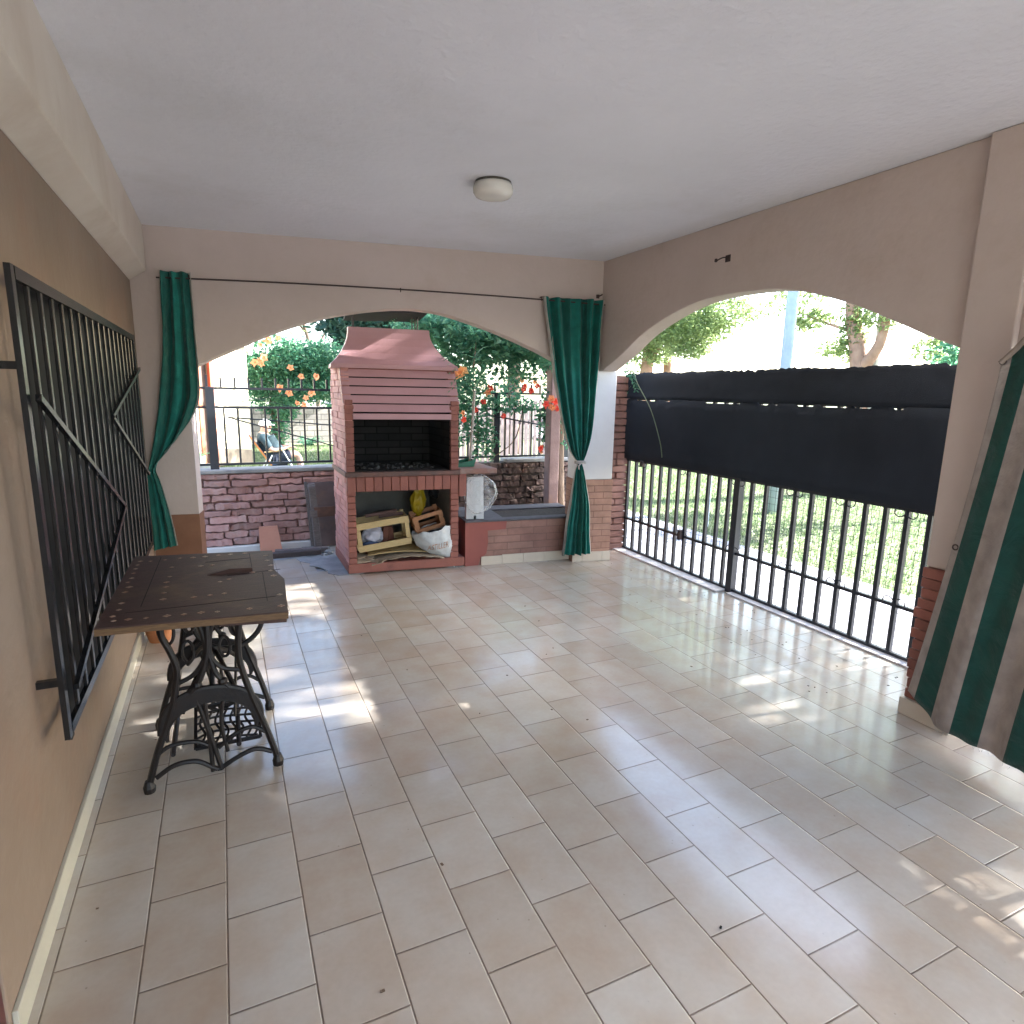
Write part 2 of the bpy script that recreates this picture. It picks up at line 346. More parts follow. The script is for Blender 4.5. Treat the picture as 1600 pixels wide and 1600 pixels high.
M_barkpink = mat('pinkish_bark', (.36, .22, .15), (.24, .14, .10), 6, .9, bump=.01, bscale=14)
M_post = mat('painted_cement_post', (.34, .23, .22), (.26, .17, .16), 8, .8, bump=.002, stain_or_light=(.30, .17, .09), sscale=2)
M_pole = mat('blue_grey_pole', (.34, .42, .50), (.27, .34, .42), 5, .8)
M_yellowhouse = mat('pale_yellow_wall', (.62, .56, .42), (.58, .52, .38), 3, .85, bump=.002)
M_houseband = mat('brown_wall_base', (.33, .27, .21), (.22, .18, .14), 5, .9)
M_reddoor = mat('orange_red_door_frame', (.48, .12, .05), (.42, .10, .045), 5, .6)
M_doordark = mat('dark_brown_door', (.10, .06, .045), (.07, .045, .035), 5, .6)
M_doormaroon = mat('maroon_door', (.11, .03, .03), (.08, .02, .02), 5, .5)
M_picket = mat('weathered_pickets', (.34, .26, .24), (.22, .16, .15), 7, .85, island=.3)
M_glassdark = mat('dark_window_glass', (.004, .005, .006), (.003, .003, .004), 3, .6, spec=.2)
M_road = mat('asphalt', (.11, .11, .11), (.07, .07, .07), 8, .9, bump=.003)
M_pave = mat('pale_pavement', (.43, .42, .45), (.36, .35, .38), 2.5, .85, bump=.002, bscale=60, stain_or_light=(.30, .285, .28), sscale=1.5)
M_grass = mat('lawn_ground', (.14, .18, .085), (.20, .21, .11), 1.6, .95, bump=.02, bscale=25, stain_or_light=(.30, .27, .18), sscale=.7)
M_skin = mat('skin', (.55, .33, .25), (.48, .28, .21), 20, .5)
M_shirt = mat('dark_teal_shirt', (.035, .07, .085), (.03, .055, .07), 10, .9)
M_shorts = mat('navy_shorts', (.02, .028, .05), (.015, .02, .035), 10, .9)
M_cap = mat('white_cap', (.78, .77, .75), (.72, .71, .7), 10, .8)
M_chairwood = mat('varnished_orange_wood', (.40, .15, .04), (.32, .11, .03), 10, .4)
M_chairmetal = mat('white_chair_frame', (.75, .77, .8), (.7, .72, .75), 10, .4)
M_dirt = mat('planter_soil', (.06, .045, .04), (.035, .028, .025), 20, .95, bump=.01, bscale=40)
M_slate = mat('dark_planter_top', (.12, .115, .13), (.08, .075, .085), 12, .8, bump=.002)
GREEN = (.010, .21, .17); GREEND = (.006, .12, .095)
M_leafvine = leafmat('trumpet_vine_leaf', (.045, .16, .10), (.14, .30, .17), .5)
M_leafblue = leafmat('conifer_needles', (.02, .06, .05), (.05, .12, .09), .2)
M_leafstreet = leafmat('street_tree_leaf', (.13, .18, .08), (.25, .32, .14), .6)
M_flower = leafmat('orange_trumpet_flower', (.62, .16, .09), (.75, .30, .14), .3)
M_flowerred = leafmat('red_trumpet_flower', (.62, .03, .03), (.75, .08, .05), .35)
M_grassblade = leafmat('grass_blades', (.085, .14, .06), (.16, .21, .10), .3)
def plasticmat():
    m, nt, N, L, P = nmat('clear_plastic_film')
    P.inputs['Base Color'].default_value = (.9, .93, .95, 1); P.inputs['Roughness'].default_value = .12
    tr = N.new('ShaderNodeBsdfTransparent'); mx = N.new('ShaderNodeMixShader')
    lw = N.new('ShaderNodeLayerWeight'); lw.inputs[0].default_value = .18
    nz = N.new('ShaderNodeTexNoise'); nz.inputs['Scale'].default_value = 22; tc = N.new('ShaderNodeTexCoord'); L.new(tc.outputs['Object'], nz.inputs['Vector'])
    mr = N.new('ShaderNodeMapRange'); mr.inputs[1].default_value = .45; mr.inputs[2].default_value = .7; mr.inputs[3].default_value = .05; mr.inputs[4].default_value = .28
    L.new(nz.outputs['Fac'], mr.inputs[0])
    mm = N.new('ShaderNodeMath'); mm.operation = 'MAXIMUM'; L.new(lw.outputs['Facing'], mm.inputs[0]); L.new(mr.outputs[0], mm.inputs[1])
    L.new(mm.outputs[0], mx.inputs[0]); L.new(tr.outputs[0], mx.inputs[1]); L.new(P.outputs[0], mx.inputs[2])
    L.new(mx.outputs[0], N['Material Output'].inputs[0])
    bp = N.new('ShaderNodeBump'); bp.inputs['Distance'].default_value = .01; L.new(nz.outputs['Fac'], bp.inputs['Height']); L.new(bp.outputs[0], P.inputs['Normal'])
    return m
M_film = plasticmat()
# ================================================================== SETTING
CEIL = 2.51
def sheet(name, x0, x1, y0, y1, z, m, kind='structure', n=1):
    mb = MB(); mb.b(x0, x1, y0, y1, z-.05, z); o = mb.done(name, m); return tag(o, kind=kind)
# far ground: one sheet to the horizon, sunk 12 mm below the paving
me = bpy.data.meshes.new('lawn'); me.from_pydata([(-250, -250, -.06), (300, -250, -.06), (300, 300, -.06), (-250, 300, -.06)], [], [(0, 1, 2, 3)])
tag(link('lawn', me, M_grass), kind='structure')
# garden lawn level with the man's feet
sheet('garden_ground', -30, 3.5, 6.15, 40, -.03, M_grass)
mb = MB()
mb.b(-.55, 3.43, -2.8, 5.02, -.12, 0); mb.b(-.55, .62, 5.02, 5.49, -.12, 0)
tag(mb.done('patio_floor', M_tile), kind='structure')
sheet('cement_floor', .60, 3.43, 5.02, 6.0, -.012, M_conc)
mb = MB(); mb.b(-1.5, .9, 5.492, 5.98, -.2, -.02)
tag(mb.done('yard_ground', M_conc), kind='structure')
# broken cement apron beside the barbecue, over the tiles
pts = [(.50, 5.488), (.53, 5.36), (.60, 5.28), (.58, 5.2), (.66, 5.12), (.70, 5.0), (.69, 4.93), (.76, 4.84), (.845, 4.828), (.93, 5.488)]
mb = MB(); mb.prism([(x, y, .001) for x, y in pts], Vector((0, 0, .004)))
tag(mb.done('cement_patch', M_conc), kind='structure')
# pavement and road outside the gate
sheet('pavement', 3.434, 4.72, -14, 30, -.03, M_pave)
sheet('road', 11.0, 17.5, -60, 80, -.055+.012, M_road)
sheet('sidewalk', 9.2, 11.0, -60, 80, .05, M_pave)
# ceiling slab
mb = MB(); mb.prism([(-.75, -2.9, CEIL), (3.30, -2.9, CEIL), (3.30, 4.62, CEIL), (-.75, 5.32, CEIL)], Vector((0, 0, .2)))
tag(mb.done('ceiling', M_ceil), kind='structure')
# ---------------- house wall on the left, with the beam
hw = empty('house_wall', (-.51, 1.5, 0), 0, 'long tan plastered wall carrying the barred window, under the cream beam', 'wall')
def under(parent, o):      # keep world coordinates after parenting
    o.parent = parent; o.matrix_parent_inverse = Matrix.Translation(parent.location).inverted() if parent.rotation_euler.z == 0 else parent_inv(parent)
    return o
def parent_inv(p):
    return (Matrix.Translation(p.location) @ p.rotation_euler.to_matrix().to_4x4()).inverted()
mb = MB()   # wall with a window opening
outer = [(-.51, 1.476, 0), (-.51, 5.07, 0), (-.51, 5.07, CEIL), (-.51, 1.476, CEIL)]
mb.b(-.75, -.51, 1.476, 5.25, 0, CEIL)
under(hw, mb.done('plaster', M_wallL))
mb = MB(); mb.b(-.51, -.497, 1.49, 5.03, 0, .078, bev=.002)
under(hw, mb.done('skirting', M_skirtL))
mb = MB(); mb.prism([(-.51, -2.8, 2.145), (-.405, -2.8, 2.215), (-.405, -2.8, CEIL-.0005), (-.51, -2.8, CEIL-.0005)], Vector((0, 7.86, 0)))
tag(mb.done('ceiling_beam', M_beam), 'cream painted beam running along the top of the window wall', 'beam')
# dark window behind the bars
wi = empty('window', (-.6, 3.25, .56), 0, 'dark unlit window recessed behind the black bar grille', 'window')
mb = MB(); mb.b(-.5095, -.502, 2.25, 4.90, .38, 1.745); under(wi, mb.done('pane', M_glassdark))
for y0, y1 in ((2.215, 2.2495), (4.9005, 4.93)):
    mb = MB(); mb.b(-.5095, -.499, y0, y1, .34, 1.775); under(wi, mb.done('frame_post', M_soot))
# maroon door next to the wall end
dr = empty('door', (-.56, 1.0, 0), 0, 'dark maroon door edge at the bottom left, past the wall end', 'door')
mb = MB(); mb.b(-.60, -.55, .52, 1.40, .01, 2.05, bev=.003); under(dr, mb.done('door_leaf', M_doormaroon))
mb = MB(); mb.b(-.66, -.515, 1.402, 1.474, 0, 2.12); mb.b(-.66, -.515, .44, .518, 0, 2.12); mb.b(-.66, -.515, .52, 1.40, 2.052, 2.12)
under(dr, mb.done('door_frame', M_doormaroon))
mb = MB(); mb.b(-.75, -.51, -2.8, .438, 0, CEIL); mb.b(-.75, -.511, .438, 1.474, 2.125, CEIL); mb.b(-.75, -.72, .438, 1.474, 0, 2.125)
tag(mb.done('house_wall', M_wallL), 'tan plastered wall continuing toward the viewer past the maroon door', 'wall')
sheet('bounce_paving', -.75, 3.434, -16, -2.802, -.01, M_pave)  # unseen pale paving added behind the camera to bounce sunlight into the porch
# ---------------- back arched wall (slightly skewed)
TH = -.169
def BW(x, z, off=0):       # point on back wall plane; off = outward
    t = (2.88-x)
    return Vector((x, 4.51+t*.1715, z)) + Vector((.169, .9856, 0))*off
archB = [(-.20, 1.565), (-.146, 1.598), (.041, 1.69), (.3, 1.814), (.529, 1.906), (.752, 1.975), (1.038, 2.033), (1.271, 2.058), (1.45, 2.056), (1.65, 2.026), (1.967, 1.936), (2.2, 1.852), (2.428, 1.756), (2.72, 1.61)]
ab = spline([(x, 0, z) for x, z in archB], 5)
out = [BW(-.5095, 0), BW(-.5095, CEIL), BW(2.889, CEIL), BW(2.889, 1.646)] + [BW(2.72, 1.646)] + [BW(p.x, p.z) for p in reversed(ab)][0:] + [BW(-.20, 0)]
back = empty('arched_wall', (1.2, 4.8, 0), 0, 'beige arched wall opening onto the yard, behind the curtain rod', 'wall')
mb = MB(); mb.prism(out, Vector((.169, .9856, 0))*.15)
under(back, mb.done('plaster', M_wall))
mb = MB(); mb.prism([BW(-.505, 0, -.004), BW(-.505, .526, -.004), BW(-.197, .526, -.004), BW(-.197, 0, -.004)], Vector((.169, .9856, 0))*.158)
under(back, mb.done('dado', M_dado))
# ---------------- corner column
M_dadobrick = brickmat('painted_thin_brick', (.42, .235, .17), (.37, .20, .145), (.24, .125, .095), .17, .056, .0035, 'XZ', .7, .0025)
cc = empty('corner_column', (2.88, 4.6, 0), 0, 'white column with painted brick base standing in the corner between the arches', 'column')
mb = MB(); mb.prism([BW(2.722, .725), BW(2.722, 1.6455), BW(3.052, 1.6455), BW(3.052, .725)], Vector((.169, .9856, 0))*.22)
under(cc, mb.done('shaft', M_white))
mb = MB(); mb.prism([BW(2.716, .0, -.006), BW(2.716, .7245, -.006), BW(3.058, .7245, -.006), BW(3.058, .0, -.006)], Vector((.169, .9856, 0))*.23)
under(cc, mb.done('brick_base', M_dadobrick))
mb = MB()
for x0, x1 in ((2.712, 2.80), (2.803, 2.985), (2.988, 3.063)):
    mb.prism([BW(x0, .001, -.015), BW(x0, .085, -.015), BW(x1, .085, -.015), BW(x1, .001, -.015)], Vector((.169, .9856, 0))*.0085)
under(cc, mb.done('skirting', M_skirt))
# ---------------- side arched wall
archS = [(4.455, 1.645), (4.208, 1.758), (3.969, 1.888), (3.749, 1.971), (3.45, 2.048), (3.155, 2.077), (2.77, 2.064), (2.545, 2.024), (2.339, 1.963), (2.151, 1.892), (1.979, 1.814), (1.821, 1.739), (1.705, 1.691), (1.647, 1.667)]
aS = spline([(0, y, z) for y, z in archS], 5)
shift = 1.46+1.647
a2 = [(p.y, p.z) for p in aS]
o2 = [(4.68, CEIL), (4.68, 1.646)] + a2 + [(1.647, 0), (1.46, 0)] + [(1.46+(1.647-y)*1.0, z) for y, z in reversed(a2)] + [(-1.35, 0), (-2.8, 0), (-2.8, CEIL)]
side = empty('arched_wall', (2.96, 1.5, 0), 0, 'beige wall with two wide arches facing the gate and street', 'wall')
mb = MB(); mb.prism([(2.89, y, z) for y, z in o2], Vector((.145, 0, 0)))
under(side, mb.done('plaster', M_wall))
pl_ = empty('pilaster', (2.87, 1.56, 0), 0, 'beige pilaster with brick foot between the arches, behind the striped curtain', 'pilaster')
mb = MB(); mb.b(2.852, 2.8895, 1.462, 1.66, .72, CEIL-.001); under(pl_, mb.done('shaft', M_wall))
mb = MB()
for k in range(13):
    z0 = .083+k*.049; mb.b(2.842+random.uniform(-.004, .004), 3.045, 1.452, 1.668+random.uniform(-.008, .012), z0, z0+.045, bev=.003)
under(pl_, mb.done('brick_base', M_red))
mb = MB(); mb.b(2.826, 3.05, 1.444, 1.674, 0, .081, bev=.002); under(pl_, mb.done('skirting', M_skirt))
for o_ in list(COL.objects):
    if o_.name.startswith(('plaster', 'shaft', 'ceiling_beam')) and o_.type == 'MESH':
        bv = o_.modifiers.new('bevel', 'BEVEL'); bv.width = .007; bv.segments = 2; bv.limit_method = 'ANGLE'; bv.angle_limit = R(50)
# ================================================================== rough brick walls
def brickrows(mb, x0, x1, y, z0, z1, h, bwm, gap=.012, depth=.05, jit=.006, axis='x', bev=.006):
    """courses of hand-laid bricks standing proud of a backing"""
    z = z0; row = 0
    while z+h*.5 < z1:
        hh = min(h, z1-z)-gap*random.uniform(.5, 1.1)
        x = x0 - (random.uniform(.2, .8)*bwm)
        while x < x1:
            w = bwm*random.uniform(.75, 1.2); a, b = max(x, x0), min(x+w-gap, x1)
            if b-a > .02:
                d = depth+random.uniform(-.012, .012); dz = random.uniform(-.004, .004)
                tb = bmesh.new(); bmesh.ops.create_cube(tb, size=1)
                bmesh.ops.scale(tb, vec=(b-a, d, hh), verts=tb.verts)
                bmesh.ops.bevel(tb, geom=tb.edges[:], offset=.007, segments=2, affect='EDGES', profile=.6)
                lg = [e for e in tb.edges if abs(e.verts[0].co.x-e.verts[1].co.x) > .05]
                bmesh.ops.subdivide_edges(tb, edges=lg, cuts=7)
                sl = random.uniform(-.03, .03); off = Vector(((a+b)/2, y-d/2, z+hh/2+dz))
                for v in tb.verts:
                    v.co.z += v.co.x*sl
                    w_ = v.co+off; v.co = w_+Vector(noise.noise_vector(w_*22))*jit*1.5+Vector(noise.noise_vector(w_*60))*jit*.8
                tmpm = bpy.data.meshes.new('t'); tb.to_mesh(tmpm); tb.free(); mb.bm.from_mesh(tmpm); bpy.data.meshes.remove(tmpm)
            x += w
        z += h; row += 1
gw = empty('garden_wall', (.2, 6.0, 0), 0, 'low pink brick wall under the iron fence, left of the barbecue', 'wall')
mb = MB(); mb.b(-1.6, 1.25, 5.99, 6.14, -.1, .70); under(gw, mb.done('mortar', M_mortar))
mb = MB(); brickrows(mb, -1.6, 1.25, 5.995, .055, .70, .0665, .27, gap=.015, depth=.04, jit=.008); under(gw, mb.done('brickwork', M_brickwall, smooth=False))
mb = MB(); mb.b(-1.6, 1.25, 5.945, 6.16, .701, .735, bev=.006); under(gw, mb.done('coping', M_conc))
mb = MB(); mb.b(-1.6, 1.0, 5.93, 5.99, -.1, .045, bev=.008); under(gw, mb.done('plinth', M_white))
gw2 = empty('garden_wall', (2.4, 6.0, 0), 0, 'low dark weathered brick wall behind the planter, right of the barbecue', 'wall')
mb = MB(); mb.b(1.252, 3.62, 5.99, 6.14, -.1, .715); under(gw2, mb.done('mortar', M_mortard))
mb = MB(); brickrows(mb, 1.252, 3.62, 5.995, .0, .715, .066, .25, gap=.015, depth=.035, jit=.009); under(gw2, mb.done('brickwork', M_brickdark))
mb = MB(); mb.b(2.72, 3.62, 5.96, 6.16, .716, .75, bev=.006); under(gw2, mb.done('coping', M_conc))
# rough brick pier beside the column
bp_ = empty('brick_pier', (3.24, 4.9, 0), 0, 'rough dusky pink brick pier squeezed between the white column and the gate', 'pier')
mb = MB(); mb.b(3.065, 3.40, 4.81, 5.05, 0, 1.62); under(bp_, mb.done('mortar', M_mortar))
mb = MB(); z = 0
while z < 1.60:
    h = .062; xs = 3.055
    sp = random.choice([(.5,), (.35,), (.65,), (1,)])[0]
    for a, b in ((3.055, 3.055+.37*sp-.006), (3.055+.37*sp, 3.425)):
        if b-a < .03: continue
        vs = mb.box(((a+b)/2+random.uniform(-.004, .004), 4.80+random.uniform(-.008, .006), z+.028), (b-a, .06, .055), bev=.006)
        for v in vs: v.co += noise.noise_vector(v.co*16)*.007
    z += h
under(bp_, mb.done('brickwork', mat('dusky_brick', (.30, .165, .14), (.21, .11, .095), 9, .85, bump=.005, bscale=30)))
# ================================================================== barbecue
A = Vector((.847, 4.839, 0)); BTH = -.1077
bbq = empty('brick_barbecue', A, BTH, 'tall red brick barbecue with louvred hood standing in the back arch', 'barbecue')
Wd, Dp = .88, .61
# ledge at the foot
mb = MB(); mb.b(-.012, .935, -.02, Dp, .012, .088, bev=.006); mb.done('base_ledge', M_red, bbq)
for u_ in (.80, -.01):
    mb = MB(); mb.b(u_, u_+.12, 0, .2, 0, .0115); mb.done('foot', M_conc, bbq)
def piercourses(mb, u0, u1, v0, v1, z0, z1, h=.049, jitu=.006):
    z = z0; k = 0
    while z < z1-.01:
        hh = min(h, z1-z)-.004; ju = random.uniform(-jitu, jitu); jv = random.uniform(-jitu, jitu)
        if k % 2: mb.b(u0+ju, u1+random.uniform(-.004, .004), v0+jv, v1, z, z+hh, bev=.003)
        else:
            vm = v0+(v1-v0)*.45; mb.b(u0+ju, u1, v0+jv, vm-.003, z, z+hh, bev=.003); mb.b(u0+random.uniform(-jitu, jitu), u1, vm, v1, z, z+hh, bev=.003)
        z += h; k += 1
# side walls: body blocks carrying individually laid bricks
SW = .052
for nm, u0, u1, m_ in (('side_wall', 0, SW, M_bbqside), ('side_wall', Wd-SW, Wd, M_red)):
    mb = MB()
    mb.prism([(u0+.006, .02, .09), (u0+.006, .02, 1.33), (u0+.006, .13, 1.60), (u0+.006, Dp, 1.60), (u0+.006, Dp, .09)], Vector((u1-u0-.012, 0, 0)))
    z = .089; k = 0
    while z < 1.60:
        vmin = 0 if z < 1.33 else (z-1.33)*.36+.02
        n = 5; L_ = (Dp-vmin)/n; off = (k % 2)*.5
        v = vmin; 
        edges = [vmin] + [vmin+L_*(i+off) for i in range(0 if off else 1, n+1) if vmin+L_*(i+off) < Dp-.01] + [Dp]
        for a, b in zip(edges, edges[1:]):
            j = random.uniform(-.004, .004)
            if u0 == 0: mb.b(-.004+j, u1, a+.0015+(random.uniform(-.006, .004) if a == vmin else 0), b-.0015, z, z+.046, bev=.002)
            else: mb.b(u0, u1+.004+j, a+.0015+(random.uniform(-.006, .004) if a == vmin else 0), b-.0015, z, z+.046, bev=.002)
        z += .0495; k += 1
    mb.done(nm, m_, bbq)
# front brick jambs (stretcher ends) seen from the porch
for u0, u1 in ((-.002, SW+.008), (Wd-SW-.01, Wd+.002)):
    mb = MB(); z = .089; k = 0
    while z < .655:
        mb.b(u0, u1+(random.uniform(-.006, .005) if u0 < .1 else 0), -.012+random.uniform(-.004, .004), .02, z, z+.046, bev=.003); z += .0495
    mb.done('lower_jamb', M_red, bbq); mb = MB()
    z = .825
    while z < 1.30:
        mb.b(u0, u1, -.012+random.uniform(-.004, .004), .02, z, z+.046, bev=.003); z += .0495
    mb.b(u0-.006, u1+.004, -.018, .03, 1.305, 1.335, bev=.003); mb.b(u0+.004, u1-.002, -.004, .05, 1.337, 1.375, bev=.003)
    mb.done('upper_jamb', M_red, bbq)
mb = MB()   # soldier course under the hearth
n = 13; w = (Wd+.004)/n
for i in range(n): mb.b(-.002+i*w+.002, -.002+(i+1)*w-.002, -.014+random.uniform(-.002, .002), .10, .668, .783, bev=.003)
mb.done('soldier_course', M_red, bbq)
mb = MB(); mb.b(-.015, .895, -.03, Dp, .785, .822, bev=.004); mb.done('hearth_slab', mat('sooty_hearth_slab', (.20, .10, .08), (.10, .075, .07), 7, .7, bump=.001), bbq)
mb = MB(); mb.b(.897, 1.215, -.005, .46, .787, .830, bev=.004); mb.done('side_shelf', mat('worn_shelf_paint', (.33, .20, .16), (.28, .13, .10), 6, .6, stain_or_light=(.30, .29, .28), sscale=4), bbq)
mb = MB(); mb.b(.9, .96, .02, .44, .60, .786); mb.done('shelf_bracket', M_red, bbq)
mb = MB(); mb.b(SW, Wd-SW, Dp-.03, Dp-.001, .823, 1.25); mb.b(SW-.001, SW+.006, .03, Dp-.031, .823, 1.32); mb.b(Wd-SW-.006, Wd-SW+.001, .03, Dp-.031, .823, 1.32)
mb.b(SW+.007, Wd-SW-.007, .02, Dp-.031, .8225, .828); mb.b(SW+.007, Wd-SW-.007, .2, Dp-.031, 1.26, 1.28)
mb.done('firebox', M_firebrick, bbq)
mb = MB()
for k_ in range(70):
    sz = random.uniform(.006, .02); mb.box((random.uniform(.12, .76), random.uniform(.1, .45), .829+sz*.3), (sz*1.5, sz, sz*.7), rot=Matrix.Rotation(random.uniform(0, 3), 3, 'Z'))
ash_ = mb.done('ash', mat('grey_ash', (.16, .155, .15), (.03, .03, .03), 40, .95), bbq); ash_['kind'] = 'stuff'
mb = MB(); mb.b(SW, Wd-SW, Dp-.03, Dp-.001, .089, .784); mb.b(SW+.0005, SW+.006, .03, Dp-.031, .089, .784); mb.b(Wd-SW-.006, Wd-SW-.0005, .03, Dp-.031, .089, .784)
mb.done('wood_store_lining', M_plast, bbq)
# louvred hood: boards leaning back, each overlapping the next
prof = [(.005, 1.232), (.005, 1.272), (.035, 1.277)]
for k in range(5):
    z0 = 1.286+k*.066; v0 = -.022+k*.026; z1 = z0+.057; v1 = v0+.030
    wide = k >= 1
    u0_ = -.012 if wide else SW+.006; u1_ = Wd+.012 if wide else Wd-SW-.006
    mb = MB(); mb.prism([(u0_, v0, z0), (u0_, v0+.022, z0), (u0_, v1+.022, z1), (u0_, v1, z1)], Vector((u1_-u0_, 0, 0)))
    mb.done('hood_louvre', M_redpink, bbq)
mb = MB(); mb.prism([(SW+.007, .03, 1.262), (SW+.007, .06, 1.262), (SW+.007, .17, 1.60), (SW+.007, .14, 1.60)], Vector((Wd-2*SW-.014, 0, 0))); mb.done('hood_backing', M_soot, bbq)
mb = MB(); mb.b(SW+.004, Wd-SW-.004, -.012, .03, 1.228, 1.273, bev=.004); mb.done('hood_lip', M_redpink, bbq)
# crown: concave flare
mb = MB()
nP = 10; rings = []
prof = [(0, 1.615), (.004, 1.645), (.045, 1.685), (.085, 1.735), (.118, 1.795), (.138, 1.85), (.145, 1.895), (.146, 1.93)]
u0c, u1c, v0c, v1c = -.088, .905, .085, .46
for t, z in prof:
    rt = t*1.45
    rings.append([mb.bm.verts.new(p) for p in ((u0c+t, v0c+t*.9, z), (u1c-rt, v0c+t*.9, z), (u1c-rt, v1c-t*.9, z), (u0c+t, v1c-t*.9, z))])
for a, b in zip(rings, rings[1:]):
    for k in range(4): mb.bm.faces.new((a[k], a[(k+1) % 4], b[(k+1) % 4], b[k]))
mb.bm.faces.new(rings[0][::-1]); mb.bm.faces.new(rings[-1])
crown = mb.done('hood_crown', M_redpink, bbq)
mb = MB(); mb.b(-.0, Wd, .12, Dp, 1.60, 1.6145); mb.done('hood_shadow_course', M_red, bbq)
rc = MB(); rc.prism([(.05, .16, 2.035), (.67, .16, 2.055), (.67, .60, 2.03), (.05, .60, 2.01)], Vector((0, 0, .018)))
cap_ = rc.done('rain_cap', M_soot, bbq)
for u_, v_ in ((.10, .22), (.60, .22), (.10, .34), (.60, .34), (.555, .22), (.575, .34)):
    mb = MB(); mb.tube([(u_, v_, 1.925), (u_, v_, 2.033)], .004, 6); mb.done('cap_rod', M_rust, bbq)
for o_ in bbq.children:      # the masonry runs back square to the porch, not to its own front
    if not o_.name.startswith(('hood_crown', 'rain_cap', 'cap_rod')):
        for v_ in o_.data.vertices: v_.co.x -= .108*max(0, v_.co.y)
# ---- things in the wood store (world coords through the barbecue frame)
BM = Matrix.Translation(A) @ Matrix.Rotation(BTH, 4, 'Z')
def BP(u, v, z): return BM @ Vector((u, v, z))
def crate(name, label, u0, v0, z0, wid, hei, dep, tilt, m, slat=.052, tiltback=0):
    c = empty(name, BP(u0, v0, z0), 0, label, 'crate', 'wooden crates stored under the barbecue')
    c.rotation_euler = (R(tiltback), -R(tilt), BTH)
    for z in (0, hei-slat):
        mb = MB(); mb.b(0, wid, 0, .008, z, z+slat, bev=.001); mb.done('slat', m, c)
        mb = MB(); mb.b(0, wid, dep-.008, dep, z, z+slat, bev=.001); mb.done('slat', m, c)
    for x in (0, wid-.036):
        for y in (.009, dep-.029):
            mb = MB(); mb.b(x+.002, x+.036, y, y+.02, .001, hei+(.012 if y > .02 else -.001), bev=.001); mb.done('corner_post', m, c)
        mb = MB(); xs = -.006 if x == 0 else wid-.002
        mb.b(xs-.002, xs+.006, .0, dep, .02, .07); mb.b(xs-.002, xs+.006, 0, dep, hei-.06, hei-.01); mb.done('end_board', m, c)
    mb = MB(); mb.b(.003, wid-.003, .01, dep-.01, .004, .010); mb.done('bottom', m, c)
    return c
cr1 = crate('wooden_crate', 'long pale pine crate leaning on the cardboard, left in the wood store', .080, .03, .165, .425, .235, .26, 7.5, M_pine)
cr2 = crate('wooden_crate', 'small orange crate tipped over the white sack, right in the wood store', .555, .06, .285, .245, .145, .22, 15, M_orangewood, slat=.034)
# cardboard sheets
def carpet(name, pts, th, m, label, cat):
    mb = MB(); mb.prism([BP(*p) for p in pts], Vector((0, 0, th))); return tag(mb.done(name, m), label, cat)
nu, nv = 24, 6
P_ = [[BP(.17+.60*i/(nu-1)+.01*math.sin(i), -.035+.33*j/(nv-1)+.012*math.sin(i*1.7)*(1 if j == 0 else 0), .092+.035*math.sin(math.pi*i/(nu-1))+.02*j/(nv-1)*1.0 - (.022*(1-i/6) if (j == 0 and i < 6) else 0)) for j in range(nv)] for i in range(nu)]
tag(grid_mesh('cardboard_sheet', P_, M_card, thick=.006, smooth=False), 'limp corrugated cardboard sheet hanging over the barbecue base ledge', 'cardboard')
P_ = [[BP(.15+.5*i/9, .03+.3*j/4, .140+.018*math.sin(math.pi*i/9)+.004*j) for j in range(5)] for i in range(10)]
tag(grid_mesh('cardboard_sheet', P_, M_pine, thick=.006, smooth=False), 'stiff buff cardboard sheet lying under the pine crate', 'cardboard')
mb = MB()
for k, (u_, v_, z_, a_) in enumerate(((.10, .0, .104, .2), (.14, .02, .118, -.3), (.09, .05, .128, .5))):
    mb.box(BP(u_, v_+.03, z_), (.11, .09, .01), rot=Matrix.Rotation(a_, 3, 'Z') @ Matrix.Rotation(R(8), 3, 'X'))
tag(mb.done('crumpled_paper', M_card), 'crumpled brown paper scraps in the left corner of the wood store', 'paper')
# sack
def lump(name, m, cen, rad, parent=None, ncoef=.25, seed=0, nsub=4, fn=None, smooth=True):
    bm = bmesh.new(); bmesh.ops.create_icosphere(bm, subdivisions=nsub, radius=1)
    for v in bm.verts:
        p = v.co.copy(); nn = noise.fractal(p*1.6+Vector((seed, seed*2, 0)), 1.0, 2.0, 4)
        q = p*(1+ncoef*nn)
        if fn: q = fn(q, p)
        v.co = Vector((q.x*rad[0], q.y*rad[1], q.z*rad[2]))+Vector(cen)
    me = bpy.data.meshes.new(name); bm.to_mesh(me); bm.free()
    return link(name, me, m, parent, smooth)
sk = empty('white_sack', BP(.68, .07, .09), 0, 'bulging white woven sack with faded orange print in the wood store', 'sack')
sk.rotation_euler = (0, 0, BTH)
ns, nh = 40, 24; P_ = []
for i in range(ns+1):
    a = 2*math.pi*i/ns; row = []
    for j in range(nh+1):
        h = j/nh
        top = .245+.035*math.cos(a)+.008*math.sin(5*a)+.006*math.sin(11*a)
        rx = .065+.10*min(1, h*1.9)**.7; ry = .05+.07*min(1, h*2)**.7
        cxs = .10*(1-h)**1.6
        bulge = 1+.035*math.sin(7*a+h*5)+.02*math.sin(13*a-h*9)
        z = top*h - .065*(1-h)**2*max(0, math.cos(a))
        row.append(Vector((cxs+rx*math.cos(a)*bulge, ry*math.sin(a)*bulge, z)))
    P_.append(row)
skb = grid_mesh('sack_body', P_, M_sack, sk, thick=.003)
lump('contents', M_soot, (0, 0, .17), (.14, .10, .045), sk, .3, 3, 3)
